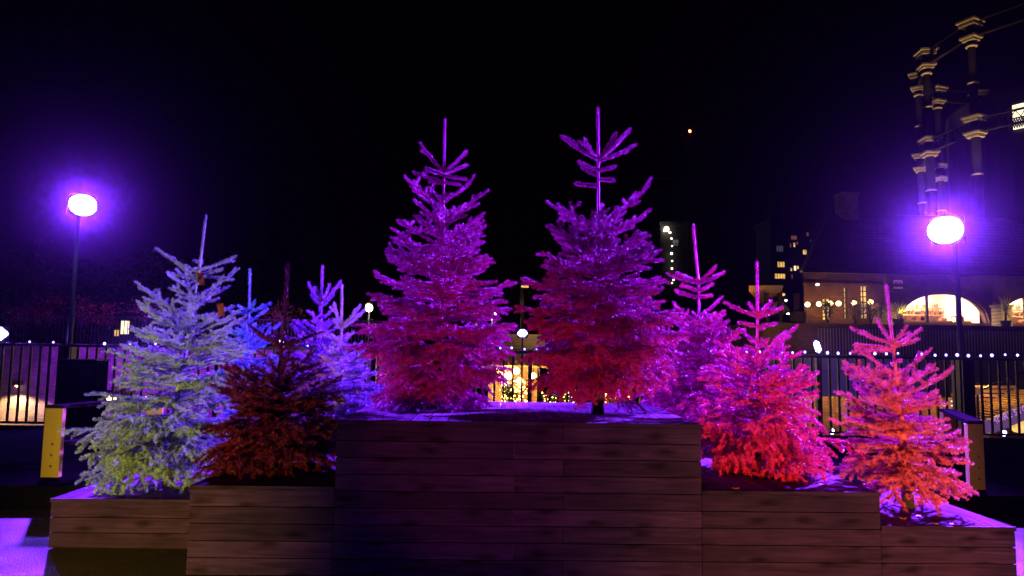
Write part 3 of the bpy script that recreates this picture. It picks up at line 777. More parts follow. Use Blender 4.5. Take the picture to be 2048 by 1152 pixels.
# wall lamp with its pool of warm light
p0 = at(40, 768, BY)
root = thing('wall_lamp', 'small bulkhead lamp on the brick wall over a pool of yellow light', 'wall lamp', (p0.x, BY, p0.z))
MB().box(-0.12, 0.12, -0.28, -0.002, -0.04, 0.10, 0.02).build('hood', M['dark'], root)
MB().sphere((0, -0.17, -0.05), 0.06, 8).build('bulb', M['warmbulb'], root)
li = lamp('SPOT', 'wall_light', (0, 0, 0), 1000 * PK, (1.0, 0.62, 0.22), None, 0.06, 150, 0.25)
li.rotation_euler = (R(-14), 0, 0); attach(li, root, (0, -0.55, -0.12))
# the violet wash on the wall comes from a flood on its foot path
p0 = at(150, 760, 17.0)
root = thing('floodlight', 'ground floodlight washing the brick wall violet', 'floodlight', (at(20, 700, 17).x, 17.0, LOW))
MB().box(-0.12, 0.12, -0.05, 0.05, 0.0, 0.16, 0.02).build('housing', M['black'], root)
li = lamp('SPOT', 'flood_light', (0, 0, 0), 14000 * PK, (0.36, 0.025, 1.0), None, 0.2, 84, 0.8)
li.rotation_euler = (Vector((0.4, 10, 2.6))).to_track_quat('-Z', 'Y').to_euler(); attach(li, root, (0, 0.15, 0.3))
# stair flank at the bottom of the lit wall
a0 = at(62, 846, 25.5); a1 = at(104, 798, 25.5)
mb = MB()
for k in range(9):
    x = a0.x + (a1.x + 1.2 - a0.x) * k / 9; z = LOW + 0.2 * (k + 1) + 0.3
    mb.box(x, x + 0.32, 25.2, 26.7, LOW, z)
tag(mb.build('stone_steps', M['concrete']), 'stone steps rising along the foot of the yellow lit brick wall', 'steps')

# leafy clumps
def leaf_mesh(mb_, c, rad, n, size, rng, flat=1.0):
    V = rng.normal(size=(n, 3)); V = V / np.linalg.norm(V, axis=1)[:, None] * (rng.random(n) ** 0.4)[:, None]
    V[:, 2] *= flat
    P = np.array(c) + V * rad
    for p_ in P:
        a = rng.normal(size=3); a /= np.linalg.norm(a); b2 = np.cross(a, rng.normal(size=3)); b2 /= np.linalg.norm(b2)
        s_ = size * rng.uniform(0.5, 1.2)
        mb_.add([p_ - a * s_, p_ + b2 * s_ * 0.4, p_ + a * s_, p_ - b2 * s_ * 0.4], [(0, 1, 2, 3)])
def shrub(px, Y, z0, h, r, label, seed, mat, name='shrub', group=None, n=420, size=0.07):
    rng = np.random.default_rng(seed); p0 = at(px, 650, Y)
    root = thing(name, label, 'shrub', (p0.x, Y, z0), 0, group)
    st = MB()
    for k in range(5):
        a = k * 1.3; st.tube([(0, 0, 0), (0.3 * r * math.cos(a), 0.3 * r * math.sin(a), h * 0.6)], [0.03, 0.01], 5)
    st.build('stem', M['bark'], root)
    mb_ = MB()
    for k in range(7):
        c = (rng.uniform(-0.5, 0.5) * r, rng.uniform(-0.4, 0.4) * r, h * rng.uniform(0.45, 0.85))
        leaf_mesh(mb_, c, r * rng.uniform(0.4, 0.65), n // 7, size, rng, 0.8)
    mb_.build('foliage', mat, root)
    return root
words = ['tall bushy', 'low wide', 'thin twiggy', 'dense round', 'ragged', 'half hidden']
M['leafred'] = needlemat('dull_red_foliage', (0.20, 0.07, 0.06), 0.3)
for i, (px, h, r) in enumerate(((90, 1.35, 1.0), (165, 1.15, 0.95), (215, 1.0, 0.8), (35, 1.0, 0.7), (300, 1.2, 0.9), (560, 1.1, 1.0))):
    shrub(px, BY + 2.2, wt - 0.1, h + RH * 0.95, r, words[i] + ' shrub showing over the far railing on the brick wall', 40 + i, M['leafred'], group='shrubs behind the far railing')

# distant trees, dark against the sky
def big_tree(px, Y, h, r, label, seed):
    rng = np.random.default_rng(seed); p0 = at(px, 650, Y)
    root = thing('tree', label, 'tree', (p0.x, Y, LOW), 0, 'far dark trees on the left')
    tr = MB(); tr.tube([(0, 0, 0), (0.1, 0, h * 0.45), (0, 0, h * 0.8)], [0.35, 0.22, 0.08], 8)
    for k in range(6):
        a = k * 1.05; tr.tube([(0, 0, h * 0.35 + k * 0.3), (r * 0.6 * math.cos(a), r * 0.6 * math.sin(a), h * 0.6 + k * 0.3)], [0.12, 0.03], 6)
    tr.build('trunk', M['bark'], root)
    mb_ = MB()
    for k in range(16):
        a = rng.uniform(0, 6.28); q = rng.random() ** 0.5
        c = (r * 0.75 * q * math.cos(a), r * 0.75 * q * math.sin(a), h * (0.45 + 0.5 * rng.random() * (1.15 - q * .6)))
        leaf_mesh(mb_, c, r * rng.uniform(0.25, 0.4), 110, 0.28, rng, 0.8)
    mb_.build('crown', M['leafdark'], root)
for i, (px, Y, h, r, lab) in enumerate(((60, 44, 10, 5.5, 'wide dark tree behind the left lamp post'), (240, 48, 12, 6, 'tall dark tree behind the yellow fir'), (480, 50, 10.5, 6, 'dark round tree beyond the blue fir'), (640, 52, 9, 5, 'lower dark tree beyond the violet fir'))):
    big_tree(px, Y, h, r, lab, 60 + i)

# lamps and lit windows on the left
def street_lamp(px, py, Y, z0, label, power, r=0.10, mat='whitebulb', color=(1, .85, .6), name='street_lamp'):
    p0 = at(px, py, Y)
    root = thing(name, label, 'street lamp', (p0.x, Y, z0))
    MB().tube([(0, 0.08, 0), (0, 0.08, p0.z - z0 + 0.12)], [0.06, 0.035], 8).build('pole', M['dark'], root)
    MB().lathe([(0.16, p0.z - z0 + r), (0.13, p0.z - z0 + r + 0.05), (0.03, p0.z - z0 + r + 0.1)], (0, 0), 10).build('cap', M['dark'], root)
    MB().sphere((0, 0, p0.z - z0), r, 10).build('lamp_glass', M[mat], root, True)
    if power:
        li = lamp('POINT', 'lamp_light', (0, 0, 0), power, color, None, r); attach(li, root, (0, -r - 0.15, p0.z - z0))
    return root
street_lamp(738, 616, 30, LOW, 'white street lamp shining left of the two tall firs', 220 * PK, 0.17)
street_lamp(985, 632, 24, LOW, 'white lantern glimpsed between the two tall firs', 160 * PK, 0.15)
street_lamp(757, 654, 26, LOW, 'small pink white lamp below the starry street lamp', 0, 0.06, 'whitebulb')
def lit_window(px0, px1, py0, py1, Y, label, mat):
    a = at(px0, py1, Y); b2 = at(px1, py0, Y)
    o = thing('lit_window', label, 'window', (a.x, Y, a.z))
    w_, h_ = b2.x - a.x, b2.z - a.z
    MB().box(-0.06, w_ + 0.06, 0.02, 0.3, -0.06, h_ + 0.06).build('frame', M['dark'], o)
    MB().box(0, w_, 0, 0.018, 0, h_).build('pane', M[mat], o)
# a house beyond the wall, its windows lit
a = at(180, 720, 38); b2 = at(300, 628, 38)
root = thing('house', 'dark low house beyond the far railing with one yellow window', 'house', (a.x, 38, LOW))
Wd = b2.x - a.x; hh = b2.z - LOW
MB().box(0, Wd, 0, 4, 0, hh).build('wall', M['tower'], root)
MB().add([(-.3, -.3, hh), (Wd + .3, -.3, hh), (Wd + .3, 4.3, hh), (-.3, 4.3, hh), (0, 2, hh + 1.3), (Wd, 2, hh + 1.3)], [(0, 1, 5, 4), (2, 3, 4, 5), (0, 4, 3), (1, 2, 5), (3, 2, 1, 0)]).build('roof', M['slate'], root)
c0 = at(240, 668, 38); c1 = at(259, 642, 38)
MB().box(c0.x - a.x, c1.x - a.x, -0.03, -0.005, c0.z - LOW, c1.z - LOW).build('window', M['winbright'], root)
c0 = at(229, 672, 38); c1 = at(240, 660, 38)
MB().box(c0.x - a.x, c1.x - a.x - 0.05, -0.03, -0.005, c0.z - LOW, c1.z - LOW).build('window', M['winlit'], root)
c0 = at(226, 560, 38)
shrub(247, 36.5, LOW, 4.2, 0.85, 'bush crossing the yellow window of the dark low house', 91, M['leafdark'], n=500, size=0.09)

# ------------------------------------------------------------------ centre: market hut and fairy lights seen under the tall firs
HY = 19.0
a = at(975, 830, HY); b2 = at(1075, 735, HY)
root = thing('market_hut', 'warmly lit timber market hut seen between the two tall firs', 'hut', (a.x, HY, LOW))
Wd = b2.x - a.x; hh = b2.z - LOW
mb = MB(); rnd = random.Random(8)
n = 14
for k in range(n):
    mb.tone = rnd.random(); mb.box(Wd * k / n + 0.004, Wd * (k + 1) / n - 0.004, 0, 0.05, 0, hh)
mb.build('wall', M['timber'], root)
MB().add([(-0.3, -0.6, hh), (Wd + .3, -0.6, hh), (Wd + .3, 2, hh + 0.9), (-.3, 2, hh + 0.9), (-0.3, -0.6, hh + .06), (Wd + .3, -0.6, hh + .06), (Wd + .3, 2, hh + 0.96), (-.3, 2, hh + 0.96)], [(3, 2, 1, 0), (4, 5, 6, 7), (0, 1, 5, 4), (1, 2, 6, 5), (2, 3, 7, 6), (3, 0, 4, 7)]).build('roof', M['timber'], root)
nth = ['first', 'second', 'third', 'fourth', 'fifth', 'sixth', 'seventh', 'eighth', 'ninth']
for i, (px, py) in enumerate(((995, 742), (1002, 760), (1008, 748), (1018, 752), (1033, 742), (1040, 762), (1067, 753))):
    q = at(px, py, HY - 0.75)
    o = thing('hanging_bulb', 'warm bulb under the eaves of the market hut, ' + nth[i] + ' from the left', 'bulb', q, 0, 'warm bulbs of the market hut')
    MB().tube([(0, 0, 0.1), (0, 0, 0.35)], 0.008, 5).build('flex', M['black'], o)
    MB().sphere((0, 0, 0), 0.085, 10, 1.15).build('glass', M['warmbulb'], o, True)
lamp('POINT', 'hut_light', at(1015, 755, HY - 1.3), 420 * PK, (1, .55, .16), None, 0.25)
def fairy_shrub(px0, px1, py0, py1, Y, n, label, seed):
    rng = np.random.default_rng(seed); a = at(px0, py1, Y); b2 = at(px1, py0, Y)
    cx = (a.x + b2.x) / 2; r = (b2.x - a.x) / 2; zc = (a.z + b2.z) / 2; rz = (b2.z - a.z) / 2
    root = thing('fairy_light_shrub', label, 'shrub', (cx, Y, LOW), 0, 'shrubs wrapped in fairy lights')
    MB().tube([(0, 0, 0), (0, 0, zc - LOW)], [0.06, 0.03], 6).build('stem', M['bark'], root)
    f_ = MB()
    for k in range(6): leaf_mesh(f_, (rng.uniform(-.5, .5) * r, rng.uniform(-.3, .3) * r, zc - LOW + rng.uniform(-.5, .5) * rz), max(r, rz) * 0.55, 80, 0.07, rng)
    f_.build('foliage', M['leafwarm'], root)
    g_ = MB()
    for k in range(n):
        g_.sphere((rng.uniform(-1, 1) * r, -0.25 * rng.random() * r, zc - LOW + rng.uniform(-1, 1) * rz), rng.uniform(0.011, 0.022), 6)
    o = g_.build('fairy_lights', M['needlelight'], root); o['kind'] = 'stuff'
fairy_shrub(998, 1054, 762, 815, 17.5, 130, 'shrub covered in tiny golden lights under the right tall fir', 71)
fairy_shrub(1082, 1150, 785, 818, 20, 46, 'low row of golden lights behind the bare trunk', 72)
fairy_shrub(1205, 1260, 785, 815, 20, 34, 'low golden lights right of the bare trunk', 73)
fairy_shrub(930, 965, 797, 812, 16, 26, 'golden lights seen under the left tall fir', 74)
fairy_shrub(205, 300, 790, 815, 16, 20, 'golden lights behind the yellow fir above the left bench', 75)
street_lamp(223, 797, 15.5, LOW, 'low warm lamp behind the yellow fir beside the cabinet', 14 * PK, 0.09, 'warmbulb', (1, .6, .25))
# slim lamp post with a lantern between the tall firs
p0 = at(1045, 575, 22)
root = thing('lamp_post', 'slim pole with warm edge light between the two tall firs', 'lamp post', (p0.x, 22, LOW))
MB().tube([(0, 0, 0), (0, 0, p0.z - LOW)], [0.07, 0.05], 8).build('pole', M['iron'], root)
MB().box(-0.04, 0.2, -0.05, 0.05, p0.z - LOW, p0.z - LOW + 0.06).build('lamp_head', M['winlit'], root)
li = lamp('SPOT', 'pole_light', (0, 0, 0), 60 * PK, WARM, None, .05, 120); attach(li, root, (0.35, -0.3, p0.z - LOW - 0.05))
for px, py, Y, lab in ((830, 637, 40, 'tiny orange window beyond the left tall fir'), (870, 633, 40, 'second tiny orange window beyond the left tall fir, nearer its stem'), (952, 648, 40, 'tiny cream window beyond the right side of the left tall fir')):
    lit_window(px - 3, px + 3, py - 4, py + 4, Y, lab, 'winlit')
lit_window(70, 78, 554, 558, 60, 'tiny white lit window high behind the left lamp post', 'winbright')

# ------------------------------------------------------------------ far towers
TY = 150.0
def tower(px0, px1, pytop, Y, label, wins, name='tower_block', setback=None):
    a = at(px0, 650, Y); b2 = at(px1, pytop, Y)
    root = thing(name, label, 'tower block', (a.x, Y, LOW))
    Wd = b2.x - a.x; hh = b2.z - LOW
    MB().box(0, Wd, 0, Wd * 0.8, 0, hh).build('wall', M['tower'], root)
    MB().box(-0.3, Wd + 0.3, -0.3, Wd * 0.8 + 0.3, hh + 0.01, hh + 0.8).build('roof', M['tower'], root)
    for (x0, y0, x1, y1, mt) in wins:
        c0 = at(x0, y1, Y); c1 = at(x1, y0, Y)
        nn = max(1, round((x1 - x0) / 5.5))
        ww = (c1.x - c0.x) / nn
        fr = MB().box(c0.x - a.x - 0.15, c1.x - a.x + 0.15, -0.10, -0.02, c0.z - LOW - 0.15, c1.z - LOW + 0.15).build('window', M['dark'], root)
        g = MB()
        for k in range(nn): g.box(c0.x - a.x + ww * k + 0.06, c0.x - a.x + ww * (k + 1) - 0.06, -0.16, -0.11, c0.z - LOW, c1.z - LOW)
        g.build('panes', M[mt], fr)
    return root
tower(1544, 1634, 448, 120, 'dark tower block with scattered yellow windows behind the orange canopy',
      [(1554, 524, 1569, 534, 'winlit'), (1549, 548, 1570, 557, 'winlit'), (1580, 536, 1584, 542, 'winlit'), (1587, 532, 1592, 541, 'winbright'), (1593, 532, 1597, 538, 'winlit'),
       (1605, 500, 1613, 509, 'winlit'), (1586, 486, 1590, 494, 'winlit'), (1579, 487, 1582, 495, 'windim'), (1581, 472, 1593, 479, 'windim'), (1592, 484, 1596, 489, 'windim'),
       (1620, 480, 1629, 489, 'wincool'), (1612, 465, 1617, 472, 'windim'), (1582, 549, 1585, 557, 'windim'), (1552, 492, 1566, 503, 'wincool')])
root = tower(1322, 1400, 452, 150, 'dark tower under construction right of the tall fir, strung with work lights',
      [(1345, 480, 1357, 487, 'wincool'), (1346, 489, 1356, 491, 'windim'), (1397, 449, 1400, 452, 'windim')])
for i, (px, py, r) in enumerate(((1333, 458, 0.55), (1340, 465, 0.22), (1343, 477, 0.15), (1344, 492, 0.14), (1343, 507, 0.22), (1344.5, 522, 0.14), (1344, 537, 0.18), (1347, 560, 0.14), (1344, 566, 0.12), (1328, 462, 0.16))):
    q = at(px, py, 149.3); 
    o = thing('work_light', ('big white floodlight at the top corner of the tower under construction' if i == 0 else 'small white work light on the dark unfinished tower, ' + nth[sorted([465, 477, 492, 507, 522, 537, 560, 566, 462]).index(py)] + ' below the big one'), 'work light', q, 0, None if i == 0 else 'work lights down the unfinished tower')
    MB().sphere((0, 0, 0), r, 8).build('glass', M['whitebulb'], o); MB().box(-r * .6, r * .6, r, r + 0.4, -r * .5, r * .5).build('housing', M['dark'], o)
# crane
q = at(1379, 263, 148)
root = thing('tower_crane', 'dark tower crane with one red warning light high above the firs', 'crane', (q.x, 148, LOW))
hh = q.z - LOW
mb = MB()
for sx in (-1, 1):
    for sy in (-1, 1): mb.tube([(sx, sy, 0), (sx * 0.7, sy * 0.7, hh * 0.8)], 0.12, 4)
for k in range(18):
    z = hh * 0.8 * k / 18; mb.tube([(-0.9, -0.9, z), (0.9, -0.9, z + hh * .044)], 0.07, 4); mb.tube([(0.9, 0.9, z), (-0.9, 0.9, z + hh * .044)], 0.07, 4)
mb.build('mast', M['dark'], root)
mb = MB(); mb.tube([(0, 0, hh * 0.8), (0, 0, hh)], 0.25, 5); mb.tube([(-0.3, 0, hh * 0.8), (-12, 0, hh * 0.8)], 0.35, 5); mb.tube([(0, 0, hh * .8), (-26, 3, hh * 0.62)], 0.3, 5); mb.build('jib', M['dark'], root)
MB().sphere((0, -0.3, hh), 0.28, 8).build('warning_lamp', M['redlight'], root)

# ------------------------------------------------------------------ right: goods-yard building with arches
VY = 30.0
zT = at(1900, 652, VY - 2).z                   # upper terrace floor
eav = at(1608, 546, VY).z
x0 = at(1608, 600, VY).x; x1 = at(2330, 600, VY).x
root = thing('brick_warehouse', 'long brick warehouse with glowing arched windows and hipped slate roof', 'building', (0, VY, zT))
h = eav - zT
ops = []                                        # openings: (xa, xb, za, zb, arched)
xa, xb = at(1803, 640, VY).x, at(1980, 640, VY).x; za = at(1890, 645, VY).z - zT; zb = at(1890, 585, VY).z - zT
ops.append((xa, xb, za, zb, True)); dxa = at(2000, 640, VY).x - xa
ops.append((xa + dxa, xb + dxa, za, zb, True))
for (pa, pb, pt, pbm) in ((1645, 1662, 597, 640), (1686, 1695, 574, 637), (1722, 1737, 571, 637)):
    ops.append((at(pa, 600, VY).x, at(pb, 600, VY).x, at(pa, pbm, VY).z - zT, at(pa, pt, VY).z - zT, False))
ops.sort()
wl = MB(); cur = x0
def q_(xa_, xb_, z0a, z0b, z1a, z1b, y=0.0):
    wl.add([(xa_, y, z0a), (xb_, y, z0b), (xb_, y, z1b), (xa_, y, z1a)], [(0, 1, 2, 3)])
def arch_z(x, xa_, xb_, za_, zb_):
    t = (x - xa_) / (xb_ - xa_) * 2 - 1
    return za_ + (zb_ - za_) * math.sqrt(max(0, 1 - abs(t) ** 2.1))
for (a_, b_, c_, d_, arched) in ops:
    q_(cur, a_, -0.3, -0.3, h, h)
    q_(a_, b_, -0.3, -0.3, c_, c_)
    if arched:
        n = 28
        for k in range(n):
            xx0 = a_ + (b_ - a_) * k / n; xx1 = a_ + (b_ - a_) * (k + 1) / n
            z0_ = arch_z(xx0, a_, b_, c_, d_); z1_ = arch_z(xx1, a_, b_, c_, d_)
            q_(xx0, xx1, z0_, z1_, h, h)
            wl.add([(xx0, 0, z0_), (xx1, 0, z1_), (xx1, 0.45, z1_), (xx0, 0.45, z0_)], [(3, 2, 1, 0)])
    else:
        q_(a_, b_, d_, d_, h, h)
        wl.add([(a_, 0, c_), (a_, 0.25, c_), (a_, 0.25, d_), (a_, 0, d_)], [(0, 1, 2, 3)]); wl.add([(b_, 0, c_), (b_, 0.25, c_), (b_, 0.25, d_), (b_, 0, d_)], [(3, 2, 1, 0)])
        wl.add([(a_, 0, d_), (a_, 0.25, d_), (b_, 0.25, d_), (b_, 0, d_)], [(0, 1, 2, 3)])
    cur = b_
q_(cur, x1, -0.3, -0.3, h, h)
SKW = 5.6
wl.add([(x0, 0, -0.3), (x0 + SKW, 12, -0.3), (x0 + SKW, 12, h), (x0, 0, h)], [(0, 3, 2, 1)])
wl.add([(x0 + SKW, 12, -0.3), (x1, 12, -0.3), (x1, 12, h), (x0 + SKW, 12, h)], [(0, 3, 2, 1)])
wl.add([(x1, 0, -0.3), (x1, 12, -0.3), (x1, 12, h), (x1, 0, h)], [(0, 1, 2, 3)])
wl.build('wall', M['brickdark'], root)
rz = at(1655, 428, VY + 5.5).z - zT; rx0 = at(1657, 428, VY + 5.5).x
MB().add([(x0 - .25, -.3, h), (x1 + .25, -.3, h), (x1 + .25, 12.3, h), (x0 + SKW - .1, 12.3, h), (rx0, 5.5, rz), (x1 - 3, 5.5, rz), (rx0, 6.6, rz), (x1 - 3, 6.6, rz)],
         [(0, 1, 5, 4), (4, 5, 7, 6), (2, 3, 6, 7), (0, 4, 6, 3), (1, 2, 7, 5), (3, 2, 1, 0)]).build('roof', M['slate'], root)
MB().tube([(x0 - .25, -.33, h + .02), (rx0, 5.45, rz + .04)], 0.07, 6).build('hip_flashing', M['red_metal'] if 'red_metal' in M else M['panel'], root)
c0 = at(1683, 424, VY + 5); c1 = at(1714, 390, VY + 5)
ch = MB().box(c0.x, c1.x, 4.9, 5.7, rz - 0.5, c1.z - zT).build('chimney', M['brick'], root)
MB().box(c0.x - .06, c1.x + .06, 4.84, 5.76, c1.z - zT + 0.002, c1.z - zT + 0.12).build('chimney_cap', M['concrete'], ch)
# brick arch rings, mullions, sill, glass and lit rooms
for i, (a_, b_, c_, d_, arched) in enumerate([o for o in ops if o[4]]):
    fr = MB()
    n = 28
    for k in range(n):
        xx0 = a_ + (b_ - a_) * k / n; xx1 = a_ + (b_ - a_) * (k + 1) / n
        z0_ = arch_z(xx0, a_, b_, c_, d_); z1_ = arch_z(xx1, a_, b_, c_, d_)
        fr.add([(xx0, .12, z0_ - .07), (xx1, .12, z1_ - .07), (xx1, .12, z1_), (xx0, .12, z0_), (xx0, .2, z0_ - .07), (xx1, .2, z1_ - .07), (xx1, .2, z1_), (xx0, .2, z0_)],
               [(0, 1, 2, 3), (0, 4, 5, 1)])
    for pm in (0.315, 0.66):
        xm = a_ + (b_ - a_) * pm; zz = arch_z(xm, a_, b_, c_, d_); fr.box(xm - .04, xm + .04, .1, .2, c_, zz)
    fo = fr.build('arched_window', M['dark'], root)
    MB().box(a_ - 0.1, b_ + 0.15, -0.14, 0.10, c_ - 0.12, c_ - 0.01).build('sill', M['timber'], fo)
    MB().add([(a_, .16, c_)] + [(a_ + (b_ - a_) * k / 20, .16, arch_z(a_ + (b_ - a_) * k / 20, a_, b_, c_, d_)) for k in range(21)] + [(b_, .16, c_)], [tuple(range(23))]).build('pane', M['glass'], fo)
    rm = MB()
    z0_ = c_ - 0.25; z1_ = d_ + 0.5
    rm.add([(a_ - .6, 3.2, z0_), (b_ + .6, 3.2, z0_), (b_ + .6, 3.2, z1_), (a_ - .6, 3.2, z1_)], [(0, 1, 2, 3)])
    rm.add([(a_ - .6, .47, z0_), (b_ + .6, .47, z0_), (b_ + .6, 3.2, z0_), (a_ - .6, 3.2, z0_)], [(0, 1, 2, 3)])
    rm.add([(a_ - .6, .47, z1_), (b_ + .6, .47, z1_), (b_ + .6, 3.2, z1_), (a_ - .6, 3.2, z1_)], [(3, 2, 1, 0)])
    for xs_ in (a_ - .6, b_ + .6): rm.add([(xs_, .47, z0_), (xs_, 3.2, z0_), (xs_, 3.2, z1_), (xs_, .47, z1_)], [(0, 1, 2, 3)])
    rm.build('room', M['cream'], root)
    rnd = random.Random(20 + i)
    sh = MB()
    for zz in (0.45, 0.78): sh.box(a_ + 0.9, b_ - 0.3, 2.7, 3.1, c_ + zz, c_ + zz + 0.05)
    sh.build('shelves', M['timber'], root)
    gd = MB()
    for zz in (0.505, 0.835):
        x = a_ + 1.0
        while x < b_ - 0.4:
            ww = rnd.uniform(0.05, 0.16); 
            if rnd.random() < 0.7: gd.lathe([(ww / 2, c_ + zz), (ww / 2, c_ + zz + 0.15), (ww / 5, c_ + zz + 0.2), (ww / 5, c_ + zz + 0.25)], (x, 2.85), 6)
            x += ww + rnd.uniform(0.02, 0.14)
    for k in range(16):
        x = rnd.uniform(a_ + .2, b_ - .2); ww = rnd.uniform(.06, .2); gd.box(x, x + ww, 1.2, 1.5, c_ + 0.14, c_ + rnd.uniform(0.2, 0.38))
    gd.build('goods', M['bottle'], root)
    MB().box(a_ - .1, b_ + .1, 1.0, 1.7, z0_ + 0.01, c_ + 0.13).build('counter', M['timber'], root)
    li = lamp('AREA', 'room_light', ((a_ + b_) / 2, VY + 1.6, zT + z1_ - 0.1), 900 * PK, (1, .66, .36), ((a_ + b_) / 2, VY + 1.6, 0), 2.2)
    li = lamp('POINT', 'room_light', ((a_ + b_) / 2 - 0.2, VY + 2.2, zT + d_ - 0.25), 80 * PK, (1, .7, .55), None, 0.1)
for (a_, b_, c_, d_, arched) in [o for o in ops if not o[4]]:
    fr = MB()
    w_ = b_ - a_; nx = 2 if w_ < 0.45 else 4
    nzr = 6
    for k in range(nx + 1): x = a_ + w_ * k / nx; fr.box(x - .02, x + .02, .13, .17, c_, d_)
    for k in range(nzr + 1): z = c_ + (d_ - c_) * k / nzr; fr.box(a_, b_, .128, .172, z - .02, z + .02)
    fo = fr.build('window', M['black'], root)
    MB().box(a_, b_, .19, .21, c_, d_).build('pane', M['winlit'], fo)
# string course and downpipes
MB().box(x0 - .04, x1, -0.07, -0.002, h - 0.55, h - 0.42).build('string_course', M['brickdark'], root)
MB().box(at(1768, 600, VY).x, at(1774, 600, VY).x, -0.2, -0.01, -.3, h).build('buttress', M['brickdark'], root)
MB().box(at(1985, 600, VY).x, at(1992, 600, VY).x, -0.2, -0.01, -.3, h).build('buttress', M['brickdark'], root)
# 01 sign
a = at(1789, 577, VY - .1); b2 = at(1806, 560, VY - .1)
root = thing('number_sign', 'square pale sign reading 01 on the warehouse wall', 'sign', (a.x, VY - 0.06, a.z))
MB().box(0, b2.x - a.x, 0, 0.05, 0, b2.z - a.z).build('board', M['signpink'], root)
def text(body, name, size, mat, parent, loc, rot, ext=0.004, align='LEFT'):
    c = bpy.data.curves.new(name, 'FONT'); c.body = body; c.size = size; c.extrude = ext; c.align_x = align
    c.offset = size * 0.018
    tmp = bpy.data.objects.new(name, c); col.objects.link(tmp)
    dg = bpy.context.evaluated_depsgraph_get(); me = bpy.data.meshes.new_from_object(tmp.evaluated_get(dg))
    bpy.data.objects.remove(tmp); me.materials.clear(); me.materials.append(mat)
    o = bpy.data.objects.new(name, me); col.objects.link(o); o.parent = parent; o.location = loc; o.rotation_euler = rot
    return o
li = lamp('SPOT', 'sign_fill', (0, 0, 0), 14 * PK, (.8, .25, 1), None, .05, 50, 1); li.rotation_euler = Vector((.15, 1, -.6)).to_track_quat('-Z', 'Y').to_euler(); attach(li, root, (0, -1.0, .85))  # added violet spot standing in for the glare on the sign
text('01', 'lettering', (b2.z - a.z) * 0.85, M['signblack'], root, ((b2.x - a.x) / 2, -0.006, (b2.z - a.z) * 0.2), (R(90), 0, 0), 0.004, 'CENTER')
a = at(2006, 609, VY - .1); b2 = at(2015, 602, VY - .1)
root = thing('wall_plaque', 'tiny pale plaque on the warehouse wall between the two arches', 'sign', (a.x, VY - 0.05, a.z))
MB().box(0, b2.x - a.x, 0, 0.04, 0, b2.z - a.z).build('board', M['signpink'], root)
# wall lamps
spots = ['first from the left, under the canopy end', 'second from the left', 'third from the left, half hidden by a bush', 'fourth from the left, on the lit pier', 'fifth from the left', 'last on the right, beside the tall window']
for i, (px, py) in enumerate(((1615, 609), (1638, 608), (1661, 607), (1677, 607), (1708, 606), (1741, 604))):
    q = at(px, py, VY - 0.35)
    o = thing('globe_lamp', 'warm globe lamp on the warehouse wall, ' + spots[i], 'wall lamp', q, 0, 'globe lamps along the warehouse')
    MB().sphere((0, 0, 0), 0.115, 12).build('globe', M['globe'], o, True)
    MB().tube([(0, 0.09, 0), (0, 0.33, 0.02)], 0.02, 6).build('bracket', M['dark'], o)
    li = lamp('POINT', 'globe_light', (0, 0, 0), 24 * PK, (1, .42, .08), None, 0.1); attach(li, o, (0, 0.0, -0.0)); li.location = (0, -0.14, 0)
# lit brick piers
for px0, px1, pt, lab in ((1759, 1794, 611, 'pale brick pier glowing yellow left of the arched window'), (2004, 2024, 613, 'pale brick pier glowing yellow between the two arched windows')):
    a = at(px0, 652, VY - 1.2); b2 = at(px1, pt, VY - 1.2)
    root = thing('brick_pier', lab, 'pier', (a.x, VY - 1.2, zT))
    MB().box(0, b2.x - a.x, 0, 0.6, 0, b2.z - zT).build('shaft', M['brickpale'], root)
    MB().box(-.05, b2.x - a.x + .05, -.05, 0.65, b2.z - zT + .001, b2.z - zT + .08).build('cap', M['concrete'], root)
    li = lamp('POINT', 'pier_light', ((a.x + b2.x) / 2 + .15, VY - 2.1, zT + 0.5), 55 * PK, (1, .66, .16), None, 0.1)
# yuccas
def yucca(px, Y, label, seed, s_=1.0):
    rng = np.random.default_rng(seed); q = at(px, 650, Y)
    root = thing('yucca', label, 'potted plant', (q.x, Y, zT), 0, 'spiky yuccas by the arched windows')
    MB().lathe([(0.16, 0), (0.22, 0.25), (0.24, 0.26)], (0, 0), 12).build('pot', M['dark'], root)
    MB().tube([(0, 0, .25), (0.02, 0, .5 * s_)], [.05, .04], 6).build('stem', M['bark'], root)
    mb_ = MB()
    for k in range(60):
        a = rng.uniform(0, 6.28); el = rng.uniform(-0.4, 1.4); L_ = rng.uniform(0.45, 0.75) * s_
        d = Vector((math.cos(a) * math.cos(el), math.sin(a) * math.cos(el), math.sin(el))); sd = d.cross(Vector((0, 0, 1))).normalized() * 0.022
        o_ = Vector((0.02, 0, .5 * s_)); m_ = o_ + d * L_ * 0.55; e_ = o_ + d * L_ + Vector((0, 0, -.12 * L_))
        mb_.add([o_ - sd * .6, o_ + sd * .6, m_ + sd, m_ - sd, e_], [(0, 1, 2, 3), (3, 2, 4)])
    mb_.build('leaves', M['leafyuc'], root)
M['leafyuc'] = needlemat('yucca_leaf', (0.35, 0.36, 0.10), 0.3)
yucca(1797, VY - 1.9, 'spiky yucca left of the big arched window', 1, 1.0)
yucca(2012, VY - 2.0, 'larger spiky yucca between the two arched windows', 2, 1.25)
